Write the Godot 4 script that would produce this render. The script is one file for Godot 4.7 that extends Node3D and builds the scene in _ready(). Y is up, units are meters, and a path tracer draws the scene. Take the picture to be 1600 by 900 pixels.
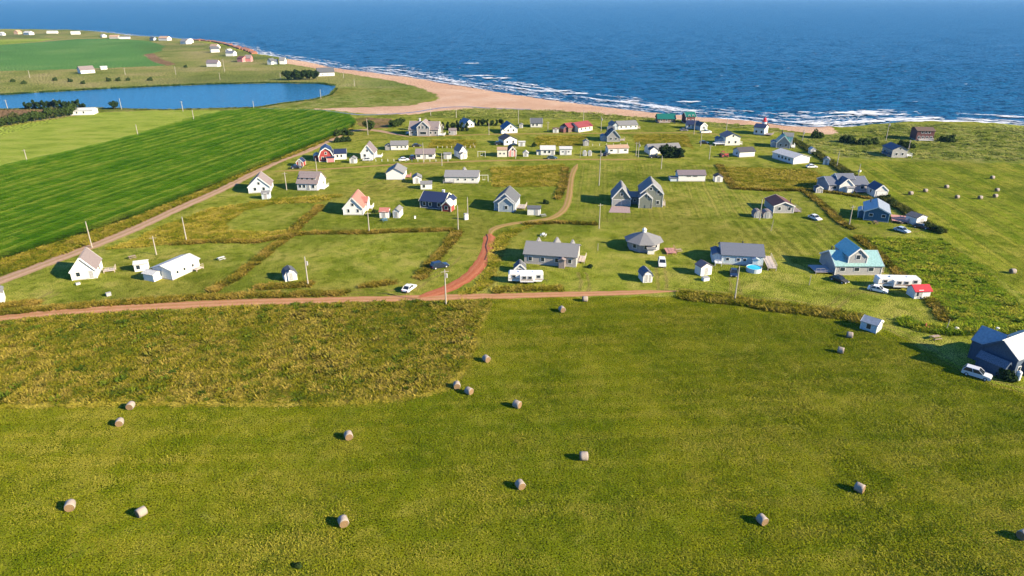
extends Node3D
# Seaside cottage lots seen from the air: hay field with bales, dirt roads, cottages, pond, beach and sea.

const EYE := 65.0          # metres of the camera above the fields
const FOCAL := 1066.0      # focal length in pixels of the 1600 x 900 photograph
const PITCH := 23.3        # degrees below the horizon
const SEA := -3.0
const NEAR_X := -256.0
const NEAR_Z := 20.0
const NEAR_SIDE := 512.0

var mats := {}
var used := {}
var boxes := {}
var tex := {}
var rng := RandomNumberGenerator.new()
var swell := FastNoiseLite.new()
var shore := PackedVector2Array()   # x, distance away (= -z)
var shore_w := PackedFloat32Array() # metres of slope behind each shore point
var land := PackedVector2Array()
var built := []   # [place, label] of every building

func _ready():
	rng.seed = 4
	swell.seed = 3; swell.frequency = 0.011; swell.fractal_octaves = 2
	camera_and_light()
	shore_line()
	grounds()
	sea_and_pond()
	roads()
	plants()
	buildings()
	vehicles()
	poles()
	bales()
	trees()
	small_things()

# ---------------------------------------------------------------- camera, sky, sun
func camera_and_light():
	var cam := Camera3D.new(); cam.name = "camera"
	cam.fov = rad_to_deg(2.0 * atan(450.0 / FOCAL)); cam.near = 0.5; cam.far = 60000.0
	cam.position = Vector3(0, EYE, 0); cam.rotation_degrees = Vector3(-PITCH, 0, 0)
	add_child(cam); cam.current = true
	var we := WorldEnvironment.new(); we.name = "environment"
	var e := Environment.new()
	e.background_mode = Environment.BG_SKY
	var sm := ProceduralSkyMaterial.new()
	sm.sky_top_color = Color(0.20, 0.38, 0.62); sm.sky_horizon_color = Color(0.40, 0.66, 0.86); sm.sky_curve = 0.12
	sm.ground_bottom_color = Color(0.2, 0.3, 0.35); sm.ground_horizon_color = Color(0.6, 0.75, 0.88)
	sm.sun_angle_max = 1.0
	var sky := Sky.new(); sky.sky_material = sm; e.sky = sky
	e.tonemap_mode = Environment.TONE_MAPPER_LINEAR
	e.tonemap_exposure = 2.85
	e.background_energy_multiplier = 0.82
	e.fog_enabled = true; e.fog_density = 0.00004; e.fog_light_color = Color(0.62, 0.82, 1.0)
	e.sdfgi_enabled = true; e.ssao_enabled = true; e.ssil_enabled = true
	we.environment = e; add_child(we)
	var sun := DirectionalLight3D.new(); sun.name = "sun"
	sun.light_energy = 1.6; sun.light_angular_distance = 0.5; sun.light_color = Color(1.0, 0.93, 0.80); sun.shadow_enabled = true
	add_child(sun)
	var el := deg_to_rad(25.0)
	var flat := Vector2(-0.93, -0.37).normalized()
	sun.look_at_from_position(Vector3.ZERO, Vector3(flat.x * cos(el), -sin(el), flat.y * cos(el)))

# ---------------------------------------------------------------- from pixels to places
func ray(px: float, py: float) -> Vector3:
	var p := deg_to_rad(PITCH)
	var v := -(py - 450.0) / FOCAL
	return Vector3((px - 800.0) / FOCAL, -sin(p) + v * cos(p), -cos(p) - v * sin(p))

func flat_at(px: float, py: float, y := 0.0) -> Vector2:
	var r := ray(px, py)
	var t := (EYE - y) / maxf(-r.y, 0.004)
	return Vector2(r.x * t, -r.z * t)

func pix(px: float, py: float) -> Vector3:
	var q := flat_at(px, py)
	for i in 3:
		q = flat_at(px, py, height(q.x, q.y))
	return Vector3(q.x, height(q.x, q.y), -q.y)

func pts(a: Array) -> PackedVector2Array:
	var out := PackedVector2Array()
	for i in range(0, a.size(), 2):
		out.append(flat_at(a[i], a[i + 1]))
	return out

func tall(base: Vector3, px: float, py: float) -> float:
	var r := ray(px, py)
	return EYE + base.z / r.z * r.y - base.y

# ---------------------------------------------------------------- relief
func shore_line():
	var a := [-60, 46, 10, 0, 47, 10, 120, 48.5, 10, 160, 51, 10, 210, 57, 10, 300, 63, 10, 345, 68, 9, 385, 77, 9, 405, 86, 9, 440, 91, 14, 480, 97, 22, 520, 106, 32, 570, 112, 40, 640, 121, 45, 700, 131, 45, 760, 141, 42, 850, 155, 36, 940, 167, 30, 1060, 181, 22, 1150, 189, 18, 1240, 200, 15, 1300, 202, 11, 1400, 194, 9, 1500, 194, 9, 1600, 201, 9, 1720, 206, 9]
	for i in range(0, a.size(), 3):
		shore.append(flat_at(a[i], a[i + 1], SEA)); shore_w.append(a[i + 2])
	land = shore.duplicate()
	land.append_array(PackedVector2Array([Vector2(900, 300), Vector2(900, -400), Vector2(-2500, -400), Vector2(-2500, 1500)]))

func shore_at(p: Vector2) -> Vector2:   # (signed distance, positive on land; width of the slope)
	var best := 1e9
	var w := 10.0
	for i in shore.size() - 1:
		var a := shore[i]; var b := shore[i + 1] - a
		var t := clampf((p - a).dot(b) / b.length_squared(), 0, 1)
		var d := (p - a - b * t).length_squared()
		if d < best:
			best = d; w = lerpf(shore_w[i], shore_w[i + 1], t)
	best = sqrt(best)
	return Vector2(best if Geometry2D.is_point_in_polygon(p, land) else -best, w)

func height(x: float, g: float) -> float:
	var y := 0.4 * swell.get_noise_2d(x, g) * (1.0 - smoothstep(230.0, 330.0, g))
	if g > 340.0:
		var s := shore_at(Vector2(x, g))
		var t := clampf(s.x / s.y, -1.0, 1.0)
		if t < 0.0: y += SEA + t * 3.0
		else: y += SEA * (1.0 - t * (1.6 - 0.6 * t) if t < 1.0 else 0.0)
		if s.x > 0.0 and s.x < 70.0 and s.y < 24.0:   # low dunes behind the bank
			y += 1.1 * maxf(0.0, swell.get_noise_2d(x * 4.0 + 500, g * 4.0)) * smoothstep(2.0, 12.0, s.x) * (1.0 - smoothstep(40.0, 70.0, s.x))
	return y

# ---------------------------------------------------------------- materials
func lin(r: float, g: float, b: float) -> Color:
	return Color(r, g, b).linear_to_srgb()

func grain(key: String, freq: float, octaves: int, low: float, high: float, size := 512, sd := 1) -> ImageTexture:
	if tex.has(key): return tex[key]
	var n := FastNoiseLite.new(); n.seed = sd; n.frequency = freq; n.fractal_octaves = octaves
	n.noise_type = FastNoiseLite.TYPE_SIMPLEX_SMOOTH
	var im := n.get_seamless_image(size, size)
	im.convert(Image.FORMAT_L8)
	var d := im.get_data()
	var lut := PackedByteArray(); lut.resize(256)
	for i in 256: lut[i] = int(clampf(lerpf(low, high, i / 255.0), 0, 1) * 255.0)
	for i in d.size(): d[i] = lut[d[i]]
	tex[key] = ImageTexture.create_from_image(Image.create_from_data(size, size, false, Image.FORMAT_L8, d))
	return tex[key]

# colour in linear values; noise breaks up the flat tone
func mat(called: String, c: Array, rough := 0.85, kind := "paint") -> StandardMaterial3D:
	if mats.has(called): return mats[called]
	var m := StandardMaterial3D.new(); m.resource_name = called
	m.albedo_color = lin(c[0], c[1], c[2]); m.roughness = rough
	if kind == "paint":
		m.albedo_texture = grain("paint", 0.02, 4, 0.80, 1.06)
		m.uv1_triplanar = true; m.uv1_scale = Vector3(0.21, 0.33, 0.21)
	elif kind == "shingle":
		m.albedo_texture = grain("shingle", 0.06, 4, 0.35, 1.3)
		m.uv1_triplanar = true; m.uv1_scale = Vector3(0.16, 0.16, 0.16)
	elif kind == "metal":
		m.metallic = 0.25; m.albedo_texture = grain("paint", 0.02, 4, 0.80, 1.06)
		m.uv1_triplanar = true; m.uv1_scale = Vector3(0.15, 0.15, 0.15)
	elif kind == "car":
		m.clearcoat_enabled = true; m.clearcoat = 0.6; m.clearcoat_roughness = 0.1
	elif kind == "straw":
		m.albedo_texture = grain("straw", 0.08, 4, 0.3, 1.3)
		m.uv1_triplanar = true; m.uv1_scale = Vector3(0.7, 0.7, 0.7)
	elif kind == "leaf":
		m.vertex_color_use_as_albedo = true
		m.backlight_enabled = true; m.backlight = Color(0.35, 0.45, 0.15)
		m.cull_mode = BaseMaterial3D.CULL_DISABLED
		m.metallic_specular = 0.08
	mats[called] = m
	return m

const PAL := {
	white = [0.74, 0.74, 0.72], cream = [0.78, 0.74, 0.62], offwhite = [0.66, 0.66, 0.64], paleblue = [0.52, 0.60, 0.66], bluegrey = [0.36, 0.42, 0.48],
	taupe = [0.40, 0.37, 0.36], greytaupe = [0.33, 0.31, 0.33], beige = [0.60, 0.52, 0.38], sage = [0.19, 0.21, 0.18], navy = [0.025, 0.05, 0.09], duskblue = [0.055, 0.085, 0.14], tealblue = [0.035, 0.12, 0.20],
	red = [0.34, 0.045, 0.04], pink = [0.52, 0.20, 0.20], maroon = [0.13, 0.045, 0.045], charcoal = [0.085, 0.08, 0.095], slate = [0.12, 0.13, 0.15], grey = [0.28, 0.28, 0.29],
	lightgrey = [0.34, 0.34, 0.34], brown = [0.15, 0.095, 0.07], wood = [0.34, 0.25, 0.18], pinkgrey = [0.29, 0.235, 0.23], salmon = [0.52, 0.20, 0.16], tan = [0.55, 0.36, 0.24],
	green = [0.015, 0.16, 0.12], teal = [0.33, 0.54, 0.50], navyroof = [0.03, 0.04, 0.09], slateblue = [0.155, 0.175, 0.23], brightred = [0.62, 0.03, 0.05], blackroof = [0.03, 0.03, 0.035],
	blueroof = [0.05, 0.18, 0.32], purplegrey = [0.22, 0.18, 0.20], redroof = [0.30, 0.05, 0.06], glass = [0.02, 0.03, 0.04], concrete = [0.42, 0.40, 0.38], deckwood = [0.50, 0.42, 0.36], metalroof = [0.33, 0.36, 0.39], reddeck = [0.50, 0.24, 0.20],
}

func wallm(c: String) -> StandardMaterial3D: return mat("wall_" + c, PAL[c], 0.8, "paint")
func roofm(c: String) -> StandardMaterial3D:
	if c in ["teal", "green", "metalroof", "navyroof"]: return mat("roof_" + c, PAL[c], 0.42, "metal")
	if c == "lightgrey": return mat("roof_lightgrey", [0.25, 0.25, 0.255], 0.9, "shingle")
	return mat("roof_" + c, PAL[c], 0.9, "shingle")

# ---------------------------------------------------------------- mesh helpers
func tool() -> SurfaceTool:
	var st := SurfaceTool.new(); st.begin(Mesh.PRIMITIVE_TRIANGLES); st.set_smooth_group(-1)
	return st

func face(st: SurfaceTool, p: Array, centre: Vector3):   # a flat convex face, turned away from centre
	var n: Vector3 = (p[1] - p[0]).cross(p[2] - p[0])
	var out: bool = n.dot(p[0] - centre) > 0.0
	for i in range(1, p.size() - 1):
		st.add_vertex(p[0])
		if out: st.add_vertex(p[i + 1]); st.add_vertex(p[i])
		else: st.add_vertex(p[i]); st.add_vertex(p[i + 1])

func solid(st: SurfaceTool, a: Array, b: Array):   # prism between two matching outlines
	var c := Vector3.ZERO
	for v in a: c += v
	for v in b: c += v
	c /= a.size() + b.size()
	face(st, a, c); face(st, b, c)
	for i in a.size():
		var j := (i + 1) % a.size()
		face(st, [a[i], a[j], b[j], b[i]], c)

func slab(st: SurfaceTool, lo: Vector3, hi: Vector3):
	solid(st, [lo, Vector3(hi.x, lo.y, lo.z), Vector3(hi.x, lo.y, hi.z), Vector3(lo.x, lo.y, hi.z)], [Vector3(lo.x, hi.y, lo.z), Vector3(hi.x, hi.y, lo.z), hi, Vector3(lo.x, hi.y, hi.z)])

func tube(st: SurfaceTool, a: Vector3, b: Vector3, r0: float, r1: float, n := 8):
	var d := (b - a).normalized()
	var u := d.cross(Vector3.UP if absf(d.y) < 0.9 else Vector3.RIGHT).normalized()
	var v := d.cross(u)
	var lo := []; var hi := []
	for i in n:
		var k := u * cos(TAU * i / n) + v * sin(TAU * i / n)
		lo.append(a + k * r0); hi.append(b + k * r1)
	solid(st, lo, hi)

func done(st: SurfaceTool, called: String, m: Material, parent: Node) -> MeshInstance3D:
	st.generate_normals()
	return part(st.commit(), called, m, parent)

func part(mesh: Mesh, called: String, m: Material, parent: Node) -> MeshInstance3D:
	var o := MeshInstance3D.new(); o.mesh = mesh; o.material_override = m
	o.name = called if parent != self else numbered(called)
	parent.add_child(o, true)
	return o

func box(size: Vector3) -> BoxMesh:
	var key := str(size.snapped(Vector3.ONE * 0.01))
	if not boxes.has(key):
		var b := BoxMesh.new(); b.size = size; boxes[key] = b
	return boxes[key]

func numbered(called: String) -> String:
	used[called] = used.get(called, -1) + 1
	return called if used[called] == 0 else "%s_%03d" % [called, used[called]]

func thing(called: String, label: String, category: String, at: Vector3, turn := 0.0, group := "") -> Node3D:
	var o := Node3D.new(); o.name = numbered(called); add_child(o)
	o.position = at; o.rotation.y = turn
	tag(o, label, category, group)
	return o

func tag(o: Node, label: String, category := "", group := "", kind := ""):
	if label: o.set_meta("label", label)
	if category: o.set_meta("category", category)
	if group: o.set_meta("group", group)
	if kind: o.set_meta("kind", kind)

# ---------------------------------------------------------------- ground textures
class Sheet:
	var im: Image
	var x0: float
	var g0: float
	var k: float     # pixels per metre
	func _init(px: int, x: float, g: float, side: float):
		im = Image.create(px, px, false, Image.FORMAT_RGBA8); x0 = x; g0 = g; k = px / side

func spans(im: Image, s: Sheet, poly: PackedVector2Array, c: Color):
	var lo := 1e9; var hi := -1e9
	var q := PackedVector2Array()
	for p in poly:
		var v := Vector2((p.x - s.x0) * s.k, (p.y - s.g0) * s.k)
		q.append(v); lo = minf(lo, v.y); hi = maxf(hi, v.y)
	var n := q.size()
	for y in range(maxi(0, int(lo)), mini(im.get_height() - 1, int(hi) + 1)):
		var fy := y + 0.5
		var cut := PackedFloat32Array()
		for i in n:
			var a := q[i]; var b := q[(i + 1) % n]
			if (a.y <= fy) != (b.y <= fy):
				cut.append(a.x + (fy - a.y) / (b.y - a.y) * (b.x - a.x))
		cut.sort()
		for i in range(0, cut.size() - 1, 2):
			var xa := maxi(0, roundi(cut[i])); var xb := mini(im.get_width(), roundi(cut[i + 1]))
			if xb > xa: im.fill_rect(Rect2i(xa, y, xb - xa, 1), c)

func ragged(poly: PackedVector2Array, step: float, amount: float) -> PackedVector2Array:
	var out := PackedVector2Array()
	for i in poly.size():
		var a := poly[i]; var b := poly[(i + 1) % poly.size()]
		var n := clampi(int(a.distance_to(b) / step), 1, 200)
		for j in n:
			var p := a.lerp(b, float(j) / n)
			out.append(p + Vector2(swell.get_noise_2d(p.x * 30, p.y * 30), swell.get_noise_2d(p.x * 30 + 900, p.y * 30)) * amount * 1.6)
	return out

# noise tile whose tones run through the given linear colours
func tones(cols: Array, freq: float, sd: int, size := 512, stretch := 1.0) -> Image:
	var n := FastNoiseLite.new(); n.seed = sd; n.frequency = freq; n.fractal_octaves = 5; n.fractal_gain = 0.62
	n.noise_type = FastNoiseLite.TYPE_SIMPLEX_SMOOTH
	var im: Image
	if stretch == 1.0: im = n.get_seamless_image(size, size)
	else:
		im = n.get_seamless_image(int(size / stretch), size); im.resize(size, size, Image.INTERPOLATE_BILINEAR)
	im.convert(Image.FORMAT_L8)
	var d := im.get_data()
	var lut := PackedInt32Array()
	for i in 256:
		var t := clampf((i / 255.0 - 0.5) * 1.35 + 0.5, 0, 0.9999) * (cols.size() - 1)
		var a: Array = cols[int(t)]; var b: Array = cols[int(t) + 1]
		var f := t - int(t)
		var c := lin(lerpf(a[0], b[0], f), lerpf(a[1], b[1], f), lerpf(a[2], b[2], f))
		lut.append(c.to_abgr32())
	var out := PackedInt32Array(); out.resize(d.size())
	for i in d.size(): out[i] = lut[d[i]]
	return Image.create_from_data(size, size, false, Image.FORMAT_RGBA8, out.to_byte_array())

func lay(s: Sheet, src: Image, poly: PackedVector2Array, edge := 0.8):
	var mask := Image.create(s.im.get_width(), s.im.get_height(), false, Image.FORMAT_RGBA8)
	spans(mask, s, ragged(poly, 2.0, edge), Color.WHITE)
	tile(s, src, mask)

func tile(s: Sheet, src: Image, mask: Image):
	var w := src.get_width()
	for x in range(0, s.im.get_width(), w):
		for y in range(0, s.im.get_height(), w):
			# blit_rect_mask reads the mask at the source rectangle
			var part_mask := mask.get_region(Rect2i(x, y, w, w))
			if part_mask.is_invisible(): continue
			s.im.blit_rect_mask(src, part_mask, Rect2i(0, 0, w, w), Vector2i(x, y))

# patches of another tone over everything: alpha follows noise
func patches(s: Sheet, c: Array, freq: float, sd: int, low: float, strength: float, size := 512):
	var n := FastNoiseLite.new(); n.seed = sd; n.frequency = freq; n.fractal_octaves = 4
	var im := n.get_seamless_image(size, size); im.convert(Image.FORMAT_L8)
	var d := im.get_data()
	var col := lin(c[0], c[1], c[2])
	var out := PackedInt32Array(); out.resize(d.size())
	var lut := PackedInt32Array()
	for i in 256:
		col.a = clampf((i / 255.0 - low) / (1.0 - low) * 2.0, 0, 1) * strength
		lut.append(col.to_abgr32())
	for i in d.size(): out[i] = lut[d[i]]
	im = Image.create_from_data(size, size, false, Image.FORMAT_RGBA8, out.to_byte_array())
	im.resize(s.im.get_width(), s.im.get_height(), Image.INTERPOLATE_BILINEAR)
	s.im.blend_rect(im, Rect2i(0, 0, im.get_width(), im.get_height()), Vector2i.ZERO)

# swaths left by the mower: bands along from->to across a lot
func swaths(s: Sheet, poly: PackedVector2Array, from: Vector2, to: Vector2, every: float, wide: float, c: Array, strength: float):
	var over := Image.create(s.im.get_width(), s.im.get_height(), false, Image.FORMAT_RGBA8)
	var mask := over.duplicate()
	spans(mask, s, ragged(poly, 2.0, 0.5), Color.WHITE)
	var along := (to - from).normalized()
	var across := Vector2(-along.y, along.x)
	var lo := 1e9; var hi := -1e9; var l0 := 1e9; var l1 := -1e9
	for p in poly:
		lo = minf(lo, (p - from).dot(across)); hi = maxf(hi, (p - from).dot(across))
		l0 = minf(l0, (p - from).dot(along)); l1 = maxf(l1, (p - from).dot(along))
	var v := lo
	while v < hi:
		var w := wide * rng.randf_range(0.7, 1.3)
		var col := lin(c[0], c[1], c[2]); col.a = strength * rng.randf_range(0.55, 1.15)
		var l := l0
		while l < l1:
			var m := minf(l + 9.0, l1)
			var a := from + along * l + across * (v + swell.get_noise_2d(l * 4, v * 9) * 0.5)
			var b := from + along * m + across * (v + swell.get_noise_2d(m * 4, v * 9) * 0.5)
			spans(over, s, PackedVector2Array([a, b, b + across * w, a + across * w]), col)
			l = m
		v += every * rng.randf_range(0.9, 1.1)
	over.resize(over.get_width() / 2, over.get_height() / 2, Image.INTERPOLATE_BILINEAR)
	over.resize(mask.get_width(), mask.get_height(), Image.INTERPOLATE_BILINEAR)
	s.im.blend_rect_mask(over, mask, Rect2i(0, 0, over.get_width(), over.get_height()), Vector2i.ZERO)

# outlines in pixels of the photograph
const WEED_FIELD := [-60, 508, 0, 503, 200, 489, 450, 477, 640, 471, 690, 472, 764, 470, 746, 505, 732, 560, 714, 590, 690, 607, 640, 619, 560, 626, 400, 628, 200, 629, -60, 632]
const CORN := [-120, 292, 0, 266, 45, 256, 150, 232, 215, 215, 290, 191, 345, 178, 400, 173, 500, 176, 546, 183, 556, 194, 540, 205, 500, 222, 400, 263, 300, 305, 200, 344, 100, 376, 0, 408, -120, 442]
const VERGE := [-120, 442, 0, 408, 100, 376, 200, 344, 300, 305, 400, 263, 500, 222, 540, 205, 556, 200, 540, 208, 522, 215, 480, 234, 390, 270, 330, 299, 270, 325, 200, 357, 130, 386, 60, 412, -120, 472]
const ROUGH := [
	[768, 262, 882, 257, 877, 290, 770, 292], [1130, 261, 1190, 262, 1272, 266, 1304, 294, 1230, 296, 1150, 294], [838, 212, 916, 212, 909, 228, 836, 228],
	[990, 211, 1028, 210, 1036, 226, 994, 226], [1032, 210, 1072, 211, 1084, 234, 1078, 230, 1038, 226], [676, 219, 742, 219, 744, 231, 668, 231],
	[1345, 370, 1400, 372, 1470, 374, 1530, 410, 1600, 480, 1700, 560, 1700, 520, 1600, 519, 1490, 514, 1480, 495, 1445, 460, 1410, 430, 1385, 405],
	[255, 352, 330, 326, 420, 312, 535, 304, 530, 308, 497, 317, 430, 319, 380, 330, 352, 350, 356, 359, 400, 361, 455, 359, 452, 367, 400, 377, 290, 377, 240, 384, 165, 390, 215, 372],
	[768, 378, 790, 362, 836, 351, 812, 362, 796, 376, 784, 402, 774, 425, 768, 446, 740, 458, 716, 462, 745, 444, 764, 420],
]
const HAY_FAR := [1332, 252, 1600, 256, 1760, 262, 1760, 590, 1600, 466, 1530, 408, 1470, 366, 1400, 318, 1360, 285]
const BRIGHT := [-160, 298, -120, 290, 0, 266, 45, 256, 150, 232, 215, 215, 290, 191, 345, 178, 400, 173, 250, 172, 150, 176, 60, 190, -30, 204, -160, 225]
const POND := [-90, 154, 0, 149, 60, 145, 150, 140, 300, 133, 420, 130, 500, 131, 522, 134, 525, 140, 516, 148, 490, 155, 440, 161, 405, 167, 330, 169, 250, 171, 150, 168, 60, 168, 0, 170, -90, 172]
const SAND := [520, 109, 560, 112, 640, 121, 700, 131, 760, 141, 850, 155, 940, 167, 1060, 181, 1150, 189, 1240, 200, 1310, 208, 1270, 211, 1180, 197, 1080, 189.5, 1000, 183, 940, 177, 870, 173, 800, 170, 740, 169, 690, 172, 640, 178, 590, 178, 540, 173, 490, 169, 560, 168, 640, 166, 690, 157, 690, 148, 665, 138, 620, 126, 575, 119]

func grounds():
	var near := Sheet.new(2048, NEAR_X, NEAR_Z, NEAR_SIDE)
	var far := Sheet.new(2048, -1800.0, -40.0, 3300.0)
	var lawn := tones([[0.18, 0.215, 0.016], [0.25, 0.285, 0.032], [0.31, 0.32, 0.05], [0.38, 0.35, 0.08]], 0.02, 5)
	var hay := tones([[0.11, 0.135, 0.004], [0.165, 0.18, 0.006], [0.205, 0.205, 0.010], [0.26, 0.235, 0.022]], 0.018, 8, 1024)
	var rough := tones([[0.04, 0.045, 0.005], [0.09, 0.085, 0.008], [0.15, 0.12, 0.018], [0.2, 0.15, 0.03]], 0.035, 11)
	var bright := tones([[0.20, 0.27, 0.028], [0.27, 0.35, 0.042], [0.33, 0.39, 0.06], [0.37, 0.40, 0.08]], 0.02, 13, 512, 2.0)
	var corn_soil := tones([[0.015, 0.03, 0.004], [0.03, 0.05, 0.008]], 0.03, 15)
	var haystub := tones([[0.15, 0.205, 0.010], [0.21, 0.26, 0.016], [0.26, 0.285, 0.028], [0.33, 0.31, 0.045]], 0.016, 17)
	var dune := tones([[0.12, 0.16, 0.02], [0.21, 0.26, 0.045], [0.28, 0.29, 0.08], [0.34, 0.31, 0.12]], 0.03, 19)
	var sand := tones([[0.60, 0.37, 0.24], [0.66, 0.43, 0.29], [0.70, 0.49, 0.35]], 0.008, 21)
	var scrub := tones([[0.15, 0.18, 0.03], [0.23, 0.25, 0.06], [0.30, 0.28, 0.09], [0.36, 0.31, 0.13]], 0.02, 23)
	var dirt := tones([[0.17, 0.12, 0.05], [0.24, 0.15, 0.075], [0.30, 0.185, 0.11]], 0.02, 25)
	var crop := tones([[0.09, 0.21, 0.05], [0.11, 0.25, 0.06], [0.15, 0.28, 0.075]], 0.01, 27)
	for s in [near, far]:
		var all := PackedVector2Array([Vector2(-4000, -300), Vector2(4000, -300), Vector2(4000, 4000), Vector2(-4000, 4000)])
		lay(s, lawn, all)
	# lots
	lay(near, hay, PackedVector2Array([Vector2(-260, 0), Vector2(260, 0), flat_at(1760, 640), flat_at(1600, 614), flat_at(1500, 578), flat_at(1420, 528), flat_at(1340, 500), flat_at(1200, 484), flat_at(1060, 462), flat_at(700, 466), flat_at(-200, 515)]))
	lay(near, rough, pts(WEED_FIELD)); lay(near, rough, pts(VERGE)); lay(near, corn_soil, pts(CORN)); lay(far, corn_soil, pts(CORN))
	var meadow := tones([[0.09, 0.11, 0.006], [0.16, 0.165, 0.012], [0.23, 0.20, 0.025], [0.29, 0.23, 0.05]], 0.035, 12)
	for r in ROUGH: lay(near, meadow, pts(r))
	for s in [near, far]:
		lay(s, haystub, pts(HAY_FAR))
		lay(s, dune, pts([1240, 214, 1300, 208, 1400, 193, 1600, 199, 1760, 204, 1760, 262, 1600, 256, 1440, 250, 1400, 250, 1325, 248, 1280, 236, 1250, 224]), 3.0)
		lay(s, dune, pts([690, 173, 740, 168, 870, 171, 940, 176, 1060, 187, 1180, 196, 1250, 208, 1200, 206, 1100, 198, 1000, 190, 900, 186, 760, 186, 650, 184]), 2.0)
		lay(s, scrub, pts([-120, 46, 120, 47, 300, 62, 400, 86, 520, 106, 575, 119, 665, 138, 690, 150, 640, 166, 560, 168, 400, 172, 250, 172, -120, 204]), 2.0)
		lay(s, dune, pts([575, 121, 640, 131, 672, 142, 684, 152, 650, 160, 560, 167, 470, 169, 420, 168, 500, 157, 530, 148, 532, 134, 540, 124]), 2.0)
	lay(far, crop, pts([-120, 74, 0, 70, 60, 66, 120, 61, 180, 60, 232, 64, 258, 72, 250, 80, 226, 86, 240, 95, 266, 102, 200, 105, 120, 108, 0, 111, -120, 114]), 3.0)
	lay(far, bright, pts([-120, 70, 0, 62, 90, 60, 60, 65, 0, 70, -120, 75]), 2.0)
	lay(far, dirt, pts([-120, 186, -60, 172, 20, 171, 110, 172, 112, 177, 40, 182, -120, 196]), 2.0)
	lay(far, dirt, pts([225, 85, 240, 83, 252, 92, 275, 100, 262, 103, 238, 96]), 2.0)
	lay(near, dirt, pts([556, 186, 570, 183, 612, 186, 606, 201, 576, 200, 560, 196]), 1.5)
	# worn tracks through the grass
	for t in [[1060, 453, 1150, 461, 1250, 474, 1340, 492, 1400, 515, 1450, 545, 1500, 574, 1560, 600, 1640, 622], [0, 486, 100, 476, 200, 468, 300, 461, 420, 457, 540, 458, 640, 456], [40, 478, 70, 466, 88, 456], [640, 456, 660, 440, 690, 425, 715, 400], [912, 456, 915, 440, 908, 425], [1035, 452, 1034, 430, 1032, 418], [1300, 482, 1320, 462, 1345, 452, 1372, 456], [1150, 460, 1148, 445, 1146, 434], [885, 345, 868, 338, 846, 340], [984, 334, 960, 345, 900, 340], [1290, 360, 1280, 350, 1273, 344], [1330, 365, 1370, 368, 1410, 364, 1440, 358], [620, 257, 625, 252, 631, 251], [862, 250, 900, 250]]:
		path_print(near, t, 1.3, [0.26, 0.20, 0.08], 0.55)
	# mown bands
	swaths(near, pts([1140, 345, 1330, 352, 1345, 372, 1400, 425, 1290, 430, 1240, 410, 1150, 372]), flat_at(1232, 360), flat_at(1300, 420), 3.2, 1.2, [0.09, 0.13, 0.008], 0.6)
	swaths(near, pts([905, 256, 1110, 258, 1150, 300, 1230, 302, 1190, 340, 1040, 345, 940, 345, 900, 330, 895, 290]), flat_at(960, 345), flat_at(958, 256), 3.0, 1.2, [0.40, 0.35, 0.08], 0.5)
	swaths(near, pts([575, 268, 690, 262, 680, 275, 640, 300, 560, 305]), flat_at(560, 300), flat_at(620, 266), 2.6, 0.9, [0.46, 0.38, 0.10], 0.65)
	swaths(near, pts([745, 262, 775, 258, 762, 292, 735, 292]), flat_at(740, 292), flat_at(772, 258), 2.4, 0.9, [0.46, 0.38, 0.10], 0.65)
	swaths(near, pts(HAY_FAR), flat_at(1360, 285), flat_at(1560, 418), 5.0, 1.6, [0.38, 0.36, 0.05], 0.55)
	swaths(near, pts(HAY_FAR), flat_at(1360, 285), flat_at(1560, 418), 13.0, 4.0, [0.09, 0.16, 0.008], 0.5)
	swaths(near, pts([0, 640, 700, 615, 740, 560, 770, 480, 1060, 470, 1340, 505, 1600, 640, 1700, 900, -100, 900]), flat_at(400, 700), flat_at(900, 690), 7.0, 2.0, [0.16, 0.15, 0.03], 0.16)
	patches(near, [0.08, 0.12, 0.006], 0.012, 31, 0.54, 0.4)
	patches(near, [0.28, 0.23, 0.05], 0.014, 33, 0.55, 0.4)
	patches(near, [0.08, 0.12, 0.006], 0.05, 35, 0.56, 0.45)
	patches(near, [0.07, 0.10, 0.006], 0.16, 36, 0.55, 0.55, 1024)
	patches(near, [0.40, 0.36, 0.08], 0.14, 38, 0.58, 0.45, 1024)
	patches(far, [0.06, 0.10, 0.02], 0.02, 37, 0.55, 0.4)
	var beach := PackedVector2Array()
	for i in range(9, 22): beach.append(shore[i] + Vector2(6, 34))
	beach.append_array(pts([1310, 209, 1270, 210, 1180, 196, 1080, 189, 1000, 183.5, 940, 178, 870, 173.5, 800, 171, 740, 170, 690, 173, 640, 179, 590, 179, 540, 174, 490, 170, 560, 168, 640, 165, 686, 156, 684, 148, 660, 138, 615, 126, 570, 119, 520, 111, 440, 98]))
	for s in [near, far]:
		lay(s, bright, pts(BRIGHT), 1.5); lay(s, sand, beach, 2.5)
	near.im.convert(Image.FORMAT_RGB8); far.im.convert(Image.FORMAT_RGB8)
	var fine := grain("fine_grass", 0.05, 5, 0.0, 1.6, 1024, 41)
	var ms := []
	for s in [near, far]:
		var m := StandardMaterial3D.new(); m.roughness = 0.95; m.metallic_specular = 0.05
		m.albedo_texture = ImageTexture.create_from_image(s.im)
		m.detail_enabled = true; m.detail_blend_mode = BaseMaterial3D.BLEND_MODE_MUL; m.detail_albedo = fine
		m.detail_uv_layer = BaseMaterial3D.DETAIL_UV_2; m.uv2_triplanar = true; m.uv2_world_triplanar = true
		m.uv2_scale = Vector3.ONE * (0.055 if s == near else 0.011)
		ms.append(m)
	ms[0].resource_name = "fields_near"; ms[1].resource_name = "fields_far"
	# one rectangular net, close-meshed where the photograph is near
	var xs := PackedFloat32Array(); var gs := PackedFloat32Array()
	var x := -1800.0
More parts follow.
